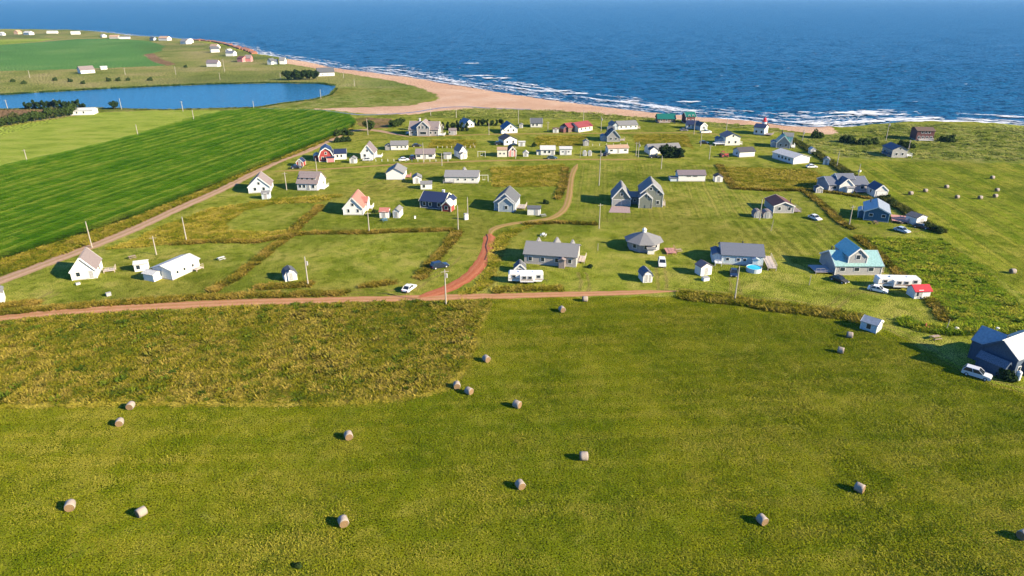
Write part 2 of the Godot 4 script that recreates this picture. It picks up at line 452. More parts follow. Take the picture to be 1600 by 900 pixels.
	while x < 1500.0:
		xs.append(x); x += 4.0 if absf(x) < 359.0 else 16.0
		if absf(x) < 256.0 and x - 4.0 < -256.0: x = -256.0
	var g := -40.0
	while g <= 1720.0:
		gs.append(g); g += 4.0 if g < 600.0 else 14.0
	for side in 2:
		var st := SurfaceTool.new(); st.begin(Mesh.PRIMITIVE_TRIANGLES)
		var id := {}
		var s: Sheet = [near, far][side]
		for i in xs.size() - 1:
			for j in gs.size() - 1:
				var inside := xs[i] >= -256.0 and xs[i + 1] <= 256.0 and gs[j] >= 20.0 and gs[j + 1] <= 532.0
				if inside != (side == 0): continue
				var quad := []
				for k in [Vector2i(i, j), Vector2i(i + 1, j), Vector2i(i + 1, j + 1), Vector2i(i, j + 1)]:
					if not id.has(k):
						id[k] = id.size()
						var p := Vector2(xs[k.x], gs[k.y])
						st.set_uv((p - Vector2(s.x0, s.g0)) * s.k / 2048.0)
						st.add_vertex(Vector3(p.x, height(p.x, p.y), -p.y))
					quad.append(id[k])
				for q in [0, 2, 1, 0, 3, 2]: st.add_index(quad[q])
		st.generate_normals()
		var o := part(st.commit(), "ground", ms[side], self)
		tag(o, "grass fields and mown cottage lots" if side == 0 else "far fields, headland and scrub by the sea", "ground", "", "structure")

func path_print(s: Sheet, a: Array, wide: float, c: Array, strength: float):
	var over := Image.create(s.im.get_width(), s.im.get_height(), false, Image.FORMAT_RGBA8)
	var p := pts(a)
	var col := lin(c[0], c[1], c[2]); col.a = strength
	for i in p.size() - 1:
		var n := (p[i + 1] - p[i]).orthogonal().normalized() * wide
		for k in [-1.0, 1.0]:
			spans(over, s, ragged(PackedVector2Array([p[i] + n * k * 0.75 - n * 0.3, p[i + 1] + n * k * 0.75 - n * 0.3, p[i + 1] + n * k * 0.75 + n * 0.3, p[i] + n * k * 0.75 + n * 0.3]), 2.0, 0.3), col)
	s.im.blend_rect(over, Rect2i(0, 0, over.get_width(), over.get_height()), Vector2i.ZERO)

# ---------------------------------------------------------------- water
func sea_and_pond():
	var wave := FastNoiseLite.new(); wave.seed = 9; wave.frequency = 0.9; wave.fractal_octaves = 3; wave.noise_type = FastNoiseLite.TYPE_SIMPLEX_SMOOTH
	var m := StandardMaterial3D.new(); m.resource_name = "sea_water"
	m.albedo_color = lin(0.002, 0.085, 0.185); m.roughness = 0.28; m.metallic_specular = 0.34
	var nt := FastNoiseLite.new(); nt.seed = 12; nt.frequency = 0.02; nt.fractal_octaves = 5; nt.fractal_gain = 0.6
	var hm := nt.get_seamless_image(1024, 1024); hm.convert(Image.FORMAT_L8)
	hm.bump_map_to_normal_map(9.0)
	m.normal_enabled = true; m.normal_texture = ImageTexture.create_from_image(hm); m.normal_scale = 1.5
	m.albedo_texture = grain("water_tone", 0.03, 5, 0.45, 1.25, 512, 51)
	mats["sea"] = m
	var st := SurfaceTool.new(); st.begin(Mesh.PRIMITIVE_TRIANGLES)
	var gs := PackedFloat32Array(); var xs := PackedFloat32Array()
	var g := 330.0
	while g < 40000.0:
		gs.append(g); g += 2.6 if g < 760.0 else (g * 0.006)
	var x := -24000.0
	while x <= 24000.0:
		xs.append(x); x += 6.0 if absf(x) < 540.0 else (absf(x) * 0.04 + 1.0)
	for j in gs.size():
		for i in xs.size():
			var amp := 1.15 * (1.0 - smoothstep(900.0, 4000.0, gs[j]))
			var w := wave.get_noise_2d(xs[i] * 0.034 + gs[j] * 0.012, gs[j] * 0.13)
			var y := SEA + amp * (w + 0.3 * absf(w)) if amp > 0.0 else SEA
			st.set_uv(Vector2(xs[i] / 190.0, gs[j] / 62.0))
			st.add_vertex(Vector3(xs[i], y - 0.1, -gs[j]))
	var n := xs.size()
	for j in gs.size() - 1:
		for i in n - 1:
			# water under the land is left out
			if gs[j] < 1500.0 and absf(xs[i]) < 1700.0 and Geometry2D.is_point_in_polygon(Vector2(xs[i], gs[j] + 26.0), land) and Geometry2D.is_point_in_polygon(Vector2(xs[i], gs[j]), land) and Geometry2D.is_point_in_polygon(Vector2(xs[i] + 20, gs[j]), land): continue
			var a := j * n + i
			for q in [a, a + n, a + n + 1, a, a + n + 1, a + 1]: st.add_index(q)
	st.generate_normals(); st.generate_tangents()
	tag(part(st.commit(), "sea", m, self), "blue sea ruffled by small waves", "sea", "", "structure")
	# foam lies on the water as torn white sheets
	var ft := SurfaceTool.new(); ft.begin(Mesh.PRIMITIVE_TRIANGLES); ft.set_smooth_group(-1)
	var seg := 0
	while seg < shore.size() - 1:
		var a := shore[seg]; var b := shore[seg + 1]
		var L := a.distance_to(b)
		var along := (b - a) / maxf(L, 0.01)
		var outw := Vector2(-along.y, along.x)
		if Geometry2D.is_point_in_polygon(a.lerp(b, 0.5) + outw * 8.0, land): outw = -outw
		var q := 0.0
		var breadth := 1.0 if a.y < 700.0 else 0.45
		while q < L:
			var p := a + along * q
			var off := 0.0
			while off < 52.0:
				# lines of breakers with torn wash between them
				var crest := swell.get_noise_2d(p.x * 1.3 + 300, off * 9.0 + p.y * 0.4)
				var thick := swell.get_noise_2d(p.x * 6.0, off * 30.0)
				var want := lerpf(0.58, -0.16, off / 52.0) + 0.75 * crest + 0.4 * thick
				if rng.randf() < want * (1.0 if a.y < 700.0 else 0.5):
					var c := p + outw * off * breadth + Vector2(rng.randf_range(-1, 1), rng.randf_range(-1, 1))
					if crest + 0.3 * thick > 0.26: blob(ft, c, along, rng.randf_range(1.5, 4.5), rng.randf_range(0.3, 0.8), 0.6)
					else: blob(ft, c, along, rng.randf_range(0.6, 2.8), rng.randf_range(0.15, 0.5), 0.5 if off > 6.0 else 0.2)
				off += 1.7
			q += 1.5
		seg += 1
	for b in [[1350, 178, 30, 7], [1410, 187, 26, 5], [1445, 190, 36, 5], [1500, 193, 40, 5], [1540, 195, 36, 4], [1258, 176.5, 7, 1.6], [736, 99.5, 14, 4], [620, 103, 16, 4], [590, 106, 26, 4], [770, 123, 30, 5], [745, 119, 34, 5], [860, 143, 26, 4], [900, 147, 22, 3], [410, 83, 24, 4], [1075, 160, 14, 2.5]]:
		var c := flat_at(b[0], b[1], SEA)
		for i in 26:
			blob(ft, c + Vector2(rng.randfn(0, b[2] * 0.28), rng.randfn(0, b[3] * 0.5)), Vector2(1, -0.12), rng.randf_range(1.5, b[2] * 0.22), rng.randf_range(0.4, b[3] * 0.3), 0.62)
	for i in 420:
		var c := Vector2(rng.randf_range(-900, 1100), rng.randf_range(470, 2200))
		if not Geometry2D.is_point_in_polygon(c - Vector2(0, 40), land): blob(ft, c, Vector2(1, rng.randf_range(-0.1, 0.1)), rng.randf_range(0.6, 2.4), rng.randf_range(0.25, 0.8), 0.5)
	ft.generate_normals()
	var foam := mat("foam", [0.58, 0.60, 0.62], 0.9, "straw2")
	tag(part(ft.commit(), "surf_foam", foam, self), "white surf foam breaking along the beach", "foam", "", "stuff")
	# pond
	var pond := pts(POND)
	var pt := SurfaceTool.new(); pt.begin(Mesh.PRIMITIVE_TRIANGLES)
	var edge := ragged(pond, 6.0, 2.0)
	for p in edge:
		pt.set_uv(Vector2(p.x / 40.0, p.y / 16.0)); pt.set_normal(Vector3.UP); pt.add_vertex(Vector3(p.x, 0.06, -p.y))
	var tri := Geometry2D.triangulate_polygon(edge)
	for i in range(0, tri.size(), 3):
		var turned := (edge[tri[i + 1]] - edge[tri[i]]).cross(edge[tri[i + 2]] - edge[tri[i]]) > 0.0
		for k in ([0, 2, 1] if turned else [0, 1, 2]): pt.add_index(tri[i + k])
	pt.generate_tangents()
	var pm: StandardMaterial3D = m.duplicate(); pm.resource_name = "pond_water"
	pm.albedo_color = lin(0.008, 0.12, 0.24); pm.roughness = 0.2; pm.normal_scale = 0.5
	tag(part(pt.commit(), "pond", pm, self), "calm blue pond behind the fields", "pond", "", "structure")
	# stream that leaves the pond across the sand
	strip("stream", [405, 169, 450, 171, 500, 172, 540, 177, 575, 179.5, 640, 176, 690, 168.5, 730, 167, 770, 169.5, 830, 171], 2.4, mat("wet_sand", [0.27, 0.22, 0.23], 0.25, "straw"), 0.10, "shallow stream crossing the pink sand", "stream")

func blob(st: SurfaceTool, c: Vector2, along: Vector2, long: float, wide: float, lift: float):
	var a := along.normalized(); var b := Vector2(-a.y, a.x)
	var rim := []
	for i in 9:
		var t := TAU * i / 9.0
		var r := rng.randf_range(0.55, 1.2)
		var p := c + a * cos(t) * long * r + b * sin(t) * wide * r
		rim.append(Vector3(p.x, SEA + lift, -p.y))
	var mid := Vector3(c.x, SEA + lift + 0.06, -c.y)
	for i in 9:
		st.add_vertex(mid); st.add_vertex(rim[i]); st.add_vertex(rim[(i + 1) % 9])

# ---------------------------------------------------------------- roads
func strip(called: String, a: Array, wide, m: Material, lift: float, label: String, category: String) -> MeshInstance3D:
	var p := pts(a)
	var line := Curve2D.new()
	for i in p.size():
		var t := (p[mini(i + 1, p.size() - 1)] - p[maxi(i - 1, 0)]) / 6.0
		line.add_point(p[i], -t, t)
	line.bake_interval = 1.0
	var L := line.get_baked_length()
	var st := SurfaceTool.new(); st.begin(Mesh.PRIMITIVE_TRIANGLES)
	var n := int(L / 1.5)
	var half := 5
	for i in n + 1:
		var c := line.sample_baked(L * i / n)
		var d := (line.sample_baked(minf(L, L * i / n + 1.0)) - line.sample_baked(maxf(0, L * i / n - 1.0))).normalized()
		var s := Vector2(-d.y, d.x)
		var w: float = wide if not wide is Array else lerpf(wide[0], wide[1], float(i) / n) * (1.0 - 0.75 * smoothstep(0.93, 1.0, float(i) / n)) * (0.45 + 0.55 * smoothstep(0.0, 0.06, float(i) / n))
		for k in half:
			var u := k / float(half - 1) * 2.0 - 1.0
			var q := c + s * u * w * 0.5 * (1.0 + 0.16 * swell.get_noise_2d(c.x * 22 + 70 * u, c.y * 22) + 0.12 * swell.get_noise_2d(c.x * 60 - 90 * u, c.y * 60))
			st.set_uv(Vector2(u * 0.5 + 0.5, L * i / n / 24.0))
			# crowned between two wheel ruts
			var rut := 0.05 * (1.0 - absf(u)) if k != 1 and k != 3 else 0.0
			st.add_vertex(Vector3(q.x, height(q.x, q.y) + lift * (1.0 if absf(u) < 0.9 else 0.35) + rut, -q.y))
	for i in n:
		for k in half - 1:
			var b := i * half + k
			for q in [b, b + half, b + half + 1, b, b + half + 1, b + 1]: st.add_index(q)
	st.generate_normals(); st.generate_tangents()
	var o := part(st.commit(), called, m, self)
	tag(o, label, category, "", "structure")
	return o

# two worn wheel tracks, loose soil and weeds on the crown and the edges
func road_mat(called: String, cols: Array, sd: int, weedy := 0.35) -> StandardMaterial3D:
	var m := StandardMaterial3D.new(); m.resource_name = called; m.roughness = 0.95; m.metallic_specular = 0.1
	var n := FastNoiseLite.new(); n.seed = sd; n.frequency = 0.03; n.fractal_octaves = 4
	var im := Image.create(96, 1024, false, Image.FORMAT_RGB8)
	for y in 1024:
		for x in 96:
			var u := x / 95.0 + 0.05 * n.get_noise_1d(y * 0.6)
			var fine := n.get_noise_2d(x * 3.0, y * 1.6)
			var long := n.get_noise_2d(x * 6.0 + 700, y * 0.25)
			var track := maxf(exp(-pow((u - 0.27) / 0.1, 2.0)), exp(-pow((u - 0.73) / 0.1, 2.0)))
			var t := clampf(0.45 + 0.35 * track + 0.7 * fine + 0.5 * long, 0, 0.999) * (cols.size() - 1)
			var a: Array = cols[int(t)]; var b: Array = cols[int(t) + 1]; var f := t - int(t)
			var weeds := clampf((weedy * (0.5 - track) + 1.2 * fine * minf(1.0, weedy * 2.5) + 0.8 * maxf(0.0, absf(u - 0.5) - 0.42) * 10.0 * weedy) * 2.2, 0, 0.85)
			im.set_pixel(x, y, lin(lerpf(lerpf(a[0], b[0], f), 0.20, weeds), lerpf(lerpf(a[1], b[1], f), 0.17, weeds), lerpf(lerpf(a[2], b[2], f), 0.03, weeds)))
	m.albedo_texture = ImageTexture.create_from_image(im)
	return m

func roads():
	var red := road_mat("red_dirt", [[0.25, 0.11, 0.055], [0.35, 0.165, 0.09], [0.42, 0.235, 0.145]], 61, 0.16)
	var raw := road_mat("raw_red_dirt", [[0.24, 0.065, 0.03], [0.31, 0.10, 0.05], [0.37, 0.15, 0.08]], 63, 0.0)
	var brown := road_mat("brown_track", [[0.22, 0.17, 0.06], [0.27, 0.16, 0.075], [0.34, 0.21, 0.11]], 65, 0.75)
	var grey := road_mat("pale_dirt", [[0.24, 0.14, 0.09], [0.32, 0.20, 0.14], [0.38, 0.26, 0.19]], 67, 0.2)
	strip("road", [-120, 508, 0, 497, 100, 488, 200, 481, 300, 476, 400, 472.5, 500, 470, 600, 467, 700, 464, 800, 462, 900, 459, 1000, 456, 1062, 454], [4.6, 2.6], red, 0.05, "red dirt road past the hay field", "road")
	strip("road", [655, 465, 690, 455, 722, 440, 742, 424, 756, 405, 764, 385, 765, 366], [3.6, 3.8], raw, 0.075, "raw rutted red dirt track turning off the road", "road")
	strip("path", [765, 368, 772, 358, 800, 350, 840, 345, 866, 339, 882, 326, 889, 308, 891, 290, 894, 272, 902, 256], [2.6, 2.4], brown, 0.06, "brown dirt track curving up between the lots", "path")
	strip("road", [-120, 486, 0, 440, 60, 417, 130, 390, 200, 362, 270, 330, 330, 303, 390, 274, 440, 250, 480, 236, 520, 217, 545, 206, 580, 203, 640, 214], [5.0, 4.0], grey, 0.05, "pale dirt road along the corn field", "road")
	strip("path", [430, 268, 500, 265, 560, 261, 640, 256, 740, 252, 830, 250, 900, 249, 960, 249.5, 1010, 249], [2.4, 2.2], brown, 0.06, "faint dirt lane across the cottage lots", "path")
	strip("path", [640, 214, 700, 212, 780, 209.5, 860, 209, 960, 208, 1060, 207.5, 1110, 209, 1170, 213.5], [2.0, 1.8], brown, 0.06, "pale lane behind the upper cottages", "path")
	# long red tear worn by rain into the track
	strip("path", [757, 408, 761, 396, 759, 386, 762, 374, 760, 367], 0.5, mat("wet_clay", [0.07, 0.02, 0.014], 0.9, "straw"), 0.135, "dark washed-out gully in the red track", "gully")
	# drive in front of the double garage
	var st := tool()
	var a := pix(951, 332); var b := pix(985, 333); var c := pix(984, 323); var d := pix(956, 322)
	solid(st, [a, b, c, d], [a + Vector3(0, 0.08, 0), b + Vector3(0, 0.08, 0), c + Vector3(0, 0.08, 0), d + Vector3(0, 0.08, 0)])
	tag(done(st, "driveway", mat("pink_gravel", [0.42, 0.30, 0.29], 0.95, "shingle"), self), "pinkish paved drive before the double garage", "driveway", "", "structure")

# ---------------------------------------------------------------- plants as stuff
func leaves_mesh(n: int, radius: float, low: float, high: float, wide: float, lean: float, tops: Array) -> ArrayMesh:
	var st := SurfaceTool.new(); st.begin(Mesh.PRIMITIVE_TRIANGLES); st.set_smooth_group(-1)
	for i in n:
		var a := rng.randf() * TAU
		var p := Vector3(cos(a), 0, sin(a)) * radius * sqrt(rng.randf())
		var h := rng.randf_range(low, high)
		var b := rng.randf() * TAU
		var dir := Vector3(cos(b) * lean * rng.randf(), 1, sin(b) * lean * rng.randf())
		var side := Vector3(-sin(b), 0, cos(b)) * wide * rng.randf_range(0.6, 1.3)
		var t: float = rng.randf_range(tops[0], tops[1])
		st.set_color(Color(t, t, t))
		var mid := p + dir * h * 0.55 + Vector3(0, 0.0, 0)
		var tip := p + dir * h + Vector3(dir.x, -0.25, dir.z) * h * 0.35
		for v in [p - side * 0.5, mid + side, mid - side, p - side * 0.5, p + side * 0.5, mid + side, mid - side, mid + side, tip]: st.add_vertex(v)
	st.generate_normals()
	return st.commit()

func scatter(called: String, mesh: Mesh, m: Material, where: Array, label: String, category: String) -> MultiMeshInstance3D:
	# where: [x, g, turn, size, tall, Color] for each copy
	var mm := MultiMesh.new(); mm.transform_format = MultiMesh.TRANSFORM_3D; mm.use_colors = true; mm.mesh = mesh
	mm.instance_count = where.size()
	var buf := PackedFloat32Array(); buf.resize(where.size() * 16)
	var k := 0
	for w in where:
		var c: float = cos(w[2]) * w[3]; var s: float = sin(w[2]) * w[3]
		buf[k] = c; buf[k + 2] = s; buf[k + 3] = w[0]
		buf[k + 5] = w[4]; buf[k + 7] = height(w[0], w[1]) - 0.01
		buf[k + 8] = -s; buf[k + 10] = c; buf[k + 11] = -w[1]
		buf[k + 12] = w[5].r; buf[k + 13] = w[5].g; buf[k + 14] = w[5].b; buf[k + 15] = 1.0
		k += 16
	mm.buffer = buf
	var o := MultiMeshInstance3D.new(); o.multimesh = mm; o.material_override = m; o.name = numbered(called)
	add_child(o); tag(o, label, category, "", "stuff")
	return o

func blend3(a: Array, b: Array, c: Array, t: float) -> Color:
	t = clampf(t, 0, 1)
	var p := a if t < 0.5 else b
	var q := b if t < 0.5 else c
	var f := t * 2.0 if t < 0.5 else t * 2.0 - 1.0
	return Color(lerpf(p[0], q[0], f), lerpf(p[1], q[1], f), lerpf(p[2], q[2], f))

func fill(poly: PackedVector2Array, step: float, cols: Array, tall_lo: float, tall_hi: float, out: Array, freq := 12.0, keep := 1.0, streak := 0.0):
	var lo := poly[0]; var hi := poly[0]
	for p in poly: lo = lo.min(p); hi = hi.max(p)
	lo = lo.max(Vector2(-420, 40))
	hi = hi.min(Vector2(420, 620))
	var x := lo.x
	while x < hi.x:
		var g := lo.y
		while g < hi.y:
			var p := Vector2(x + rng.randf() * step, g + rng.randf() * step)
			var broad := swell.get_noise_2d(p.x * 3.5 + 60, p.y * 3.5)
			if absf(p.x) < p.y * 0.82 + 18.0 and rng.randf() < keep and Geometry2D.is_point_in_polygon(p, poly):
				var t := 0.5 + 0.75 * swell.get_noise_2d(p.x * freq, p.y * freq) + 0.45 * broad + rng.randf_range(-0.42, 0.42)
				if streak > 0.0: t = 0.5 + 0.35 * swell.get_noise_2d(p.x * freq, p.y * freq) + 0.5 * swell.get_noise_2d(p.x * 2.0 + 400, p.y * 2.0) + streak * 1.3 * swell.get_noise_2d(p.x * 1.2 + p.y * 3.0, p.y * 26.0 - p.x * 2.0) + rng.randf_range(-0.3, 0.3)
				out.append([p.x, p.y, rng.randf() * TAU, rng.randf_range(0.6, 1.35), rng.randf_range(tall_lo, tall_hi) * (0.85 + 0.4 * broad + 0.4 * swell.get_noise_2d(p.x * freq * 0.6 + 77, p.y * freq * 0.6)), blend3(cols[0], cols[1], cols[2], t)])
			g += step
		x += step

func row(a: Array, wide: float, step: float, cols: Array, lo: float, hi: float, out: Array):
	var p := pts(a)
	for i in p.size() - 1:
		var L := p[i].distance_to(p[i + 1])
		var n := int(L * wide / (step * step)) + 1
		var side := (p[i + 1] - p[i]).orthogonal().normalized()
		for k in n:
			var q := p[i].lerp(p[i + 1], rng.randf()) + side * rng.randf_range(-0.5, 0.5) * wide
			var t := 0.5 + 0.7 * swell.get_noise_2d(q.x * 14, q.y * 14) + rng.randf_range(-0.3, 0.3)
			out.append([q.x, q.y, rng.randf() * TAU, rng.randf_range(0.8, 1.2), rng.randf_range(lo, hi), blend3(cols[0], cols[1], cols[2], t)])

func plants():
	var leaf := mat("grass_leaf", [1, 1, 1], 0.9, "leaf")
	var weed_cols := [[0.09, 0.115, 0.006], [0.19, 0.17, 0.012], [0.31, 0.24, 0.045]]
	var hedge_cols := [[0.08, 0.09, 0.008], [0.20, 0.155, 0.018], [0.32, 0.22, 0.05]]
	var rough_cols := [[0.13, 0.15, 0.006], [0.26, 0.225, 0.018], [0.38, 0.30, 0.05]]
	var green_cols := [[0.12, 0.19, 0.008], [0.21, 0.27, 0.014], [0.32, 0.30, 0.03]]
	# tall weeds of the unmown lots
	var tuft := leaves_mesh(34, 0.75, 0.35, 1.0, 0.075, 0.9, [0.75, 1.25])
	var w := []
	fill(pts(WEED_FIELD), 0.72, weed_cols, 0.35, 0.9, w, 24.0)
	var bushy := leaves_mesh(60, 0.6, 0.3, 0.8, 0.14, 1.1, [0.7, 1.2])
	var wb := []
	fill(pts(WEED_FIELD), 1.9, [[0.05, 0.085, 0.008], [0.10, 0.13, 0.010], [0.19, 0.15, 0.03]], 0.6, 1.3, wb, 8.0, 0.4)
	fill(pts(ROUGH[6]), 2.2, [[0.06, 0.11, 0.008], [0.17, 0.24, 0.012], [0.28, 0.28, 0.03]], 0.5, 1.0, wb, 8.0, 0.35)
	scatter("weeds", bushy, leaf, wb, "darker leafy weed clumps among the tall field grass", "weeds")
	fill(pts(VERGE), 0.9, weed_cols, 0.5, 1.0, w)
	scatter("weeds", tuft, leaf, w, "dense olive weeds of the unmown field below the red road", "weeds")
	w = []
	for i in ROUGH.size(): fill(pts(ROUGH[i]), 0.95, green_cols if i == 6 else rough_cols, 0.25, 0.6, w, 16.0)
	scatter("weeds", tuft, leaf, w, "patches of uncut yellow grass between the mown lots", "weeds")
	# strips of long grass left along the lot lines
	w = []
	for r in [[330, 456, 365, 437, 395, 415, 425, 388, 452, 368, 465, 353, 480, 340, 497, 328, 500, 322], [452, 366, 500, 363, 560, 363, 640, 361, 705, 360, 716, 362, 700, 385, 672, 415, 655, 438], [-20, 492, 100, 481, 200, 473, 300, 466, 400, 463, 480, 461, 545, 459], [-20, 481, 62, 474], [395, 451, 487, 446], [270, 380, 340, 376, 400, 377, 455, 367]]:
		row(r, 2.4, 0.55, hedge_cols, 0.4, 0.85, w)
	for r in [[1340, 371, 1362, 389, 1384, 407, 1408, 430, 1438, 455], [1453, 466, 1466, 482, 1477, 500], [1255, 296, 1290, 325, 1310, 345, 1332, 359], [1145, 294, 1200, 297, 1255, 297, 1300, 301, 1360, 310], [820, 350, 880, 348, 934, 350], [884, 262, 880, 290, 870, 312], [1124, 258, 1135, 278, 1148, 294], [620, 442, 560, 449]]:
		row(r, 1.8, 0.55, hedge_cols, 0.5, 1.0, w)
	for r in [[1236, 218, 1270, 238, 1310, 262, 1345, 285], [1378, 308, 1410, 328, 1440, 350, 1472, 364]]:
		row(r, 3.0, 0.6, [[0.03, 0.05, 0.012], [0.07, 0.08, 0.02], [0.16, 0.15, 0.03]], 0.9, 1.7, w)
	row([1062, 461, 1140, 469, 1200, 479, 1260, 486, 1310, 492, 1348, 500], 4.5, 0.55, weed_cols, 0.5, 0.95, w)
	row([1410, 497, 1428, 510, 1480, 516, 1560, 517, 1640, 517], 3.5, 0.55, green_cols, 0.6, 1.1, w)
	row([772, 455, 800, 452, 840, 451, 880, 451], 2.4, 0.55, weed_cols, 0.4, 0.8, w)
	scatter("long_grass", tuft, leaf, w, "strips of long brown grass along the lot lines", "long grass")
	# hay stubble and clover of the near field
	var short := leaves_mesh(70, 1.0, 0.06, 0.2, 0.05, 1.3, [0.7, 1.3])
	w = []
	fill(PackedVector2Array([Vector2(-110, 46), Vector2(110, 46), flat_at(1760, 650), flat_at(1600, 622), flat_at(1500, 584), flat_at(1420, 536), flat_at(1340, 508), flat_at(1200, 492), flat_at(1060, 472), flat_at(775, 476), flat_at(742, 560), flat_at(720, 592), flat_at(690, 612), flat_at(560, 632), flat_at(-100, 638)]), 1.0, [[0.10, 0.14, 0.004], [0.17, 0.19, 0.008], [0.27, 0.245, 0.03]], 0.6, 1.3, w, 10.0, 1.0, 0.55)
	scatter("hay_stubble", short, leaf, w, "short hay stubble and clover of the mown field", "stubble")
	# yellow rim where the mower stopped
	w = []
	row([764, 472, 747, 506, 733, 561, 715, 591, 691, 609, 640, 621, 560, 628, 400, 630, 200, 631, 0, 634], 0.7, 0.5, [[0.2, 0.19, 0.012], [0.32, 0.27, 0.03], [0.42, 0.34, 0.06]], 0.2, 0.4, w)
	scatter("long_grass", tuft, leaf, w, "straw yellow rim of grass between weeds and hay field", "long grass")
	# corn in rows
	var cm := SurfaceTool.new(); cm.begin(Mesh.PRIMITIVE_TRIANGLES); cm.set_smooth_group(-1)
	for i in 12:
		var p := Vector3((i - 5.5) * 0.26 + rng.randf_range(-0.05, 0.05), 0, rng.randf_range(-0.06, 0.06))
		for k in 7:
			var b := rng.randf() * TAU
			var d := Vector3(cos(b), 0, sin(b))
			var s := Vector3(-sin(b), 0, cos(b)) * 0.06
			var y := 0.45 + k * 0.22
			var q := p + Vector3(0, y, 0)
			var m1 := q + d * 0.28 + Vector3(0, 0.25, 0)
			var m2 := q + d * 0.62 + Vector3(0, 0.05, 0)
			var t := rng.randf_range(0.8, 1.25)
			cm.set_color(Color(t, t, t))
			for v in [q - s * 0.5, q + s * 0.5, m1 + s, q - s * 0.5, m1 + s, m1 - s, m1 - s, m1 + s, m2]: cm.add_vertex(v)
		cm.set_color(Color(2.6, 1.5, 2.2))
		for v in [p + Vector3(-0.06, 1.85, 0), p + Vector3(0.06, 1.85, 0.03), p + Vector3(0.02, 2.15, 0)]: cm.add_vertex(v)
	cm.generate_normals()
	w = []
	var cp := pts(CORN)
	var from := flat_at(0, 420); var to := flat_at(500, 226)
	var al := (to - from).normalized(); var ac := Vector2(-al.y, al.x)
	for i in range(-60, 260):
		if posmod(i, 26) == 0: continue   # sprayer line
		var tint := rng.randf_range(-0.22, 0.22) + 0.22 * sin(i * TAU / 7.0)
		for j in range(-40, 140):
			var p := from + ac * i * 0.78 + al * (j * 3.0 + rng.randf() * 0.5)
			if p.x < -p.y * 0.80 - 16.0 or not Geometry2D.is_point_in_polygon(p, cp): continue
			var t := 0.45 + tint + 0.3 * swell.get_noise_2d((p - from).dot(ac) * 11.0, (p - from).dot(al) * 1.5) + 0.3 * swell.get_noise_2d(p.x * 6, p.y * 6) + rng.randf_range(-0.22, 0.22)
			w.append([p.x, p.y, atan2(al.y, al.x), 1.0, rng.randf_range(0.9, 1.08), blend3([0.022, 0.075, 0.002], [0.05, 0.12, 0.004], [0.13, 0.175, 0.02], t)])
	scatter("corn", cm.commit(), leaf, w, "tall green corn standing in rows beside the pale road", "corn")
	# dune grass and scrub by the shore
	w = []
	fill(pts([1245, 222, 1300, 209, 1400, 194, 1600, 200, 1740, 205, 1740, 258, 1600, 252, 1440, 248, 1330, 246, 1280, 234]), 3.4, [[0.05, 0.075, 0.012], [0.20, 0.24, 0.03], [0.34, 0.32, 0.08]], 0.3, 0.8, w, 5.0)
	fill(pts([690, 174, 740, 169, 870, 172, 940, 177, 1060, 188, 1180, 197, 1240, 207, 1200, 205, 1100, 197, 1000, 189, 900, 185, 760, 185, 650, 183]), 3.4, [[0.09, 0.12, 0.015], [0.22, 0.26, 0.04], [0.34, 0.33, 0.09]], 0.3, 0.8, w, 5.0)
	for i in w.size(): w[i][3] *= 2.0
	scatter("dune_grass", tuft, leaf, w, "tufted dune grass above the beach", "dune grass")
	w = []
	row([0, 148.5, 60, 144.5, 150, 139.5, 300, 132.5, 420, 129.5, 500, 130.5, 524, 134], 3.0, 1.0, [[0.03, 0.06, 0.014], [0.05, 0.10, 0.02], [0.10, 0.14, 0.03]], 0.9, 1.7, w)
	row([526, 138, 516, 149, 490, 156, 440, 162, 405, 168], 2.0, 1.0, [[0.04, 0.07, 0.014], [0.08, 0.12, 0.02], [0.14, 0.16, 0.03]], 0.6, 1.2, w)
	row([0, 171, 150, 169, 250, 172, 330, 170, 405, 168], 2.0, 1.2, [[0.05, 0.07, 0.02], [0.10, 0.12, 0.03], [0.16, 0.16, 0.05]], 0.5, 1.1, w)
	scatter("reeds", tuft, leaf, w, "dark reeds along the rim of the pond", "reeds")

# ---------------------------------------------------------------- buildings
func profile(kind: String, w: float, h: float, r: float) -> Array:
	match kind:
		"gambrel": return [Vector2(0, h), Vector2(w * 0.17, h + r * 0.62), Vector2(w * 0.5, h + r), Vector2(w * 0.83, h + r * 0.62), Vector2(w, h)]
		"shed": return [Vector2(0, h), Vector2(w, h + r)]
		"arch":
			var a := []
			for i in 9: a.append(Vector2(w * 0.5 - cos(PI * i / 8.0) * w * 0.5, h + sin(PI * i / 8.0) * r))
			return a
	return [Vector2(0, h), Vector2(w * 0.5, h + r), Vector2(w, h)]

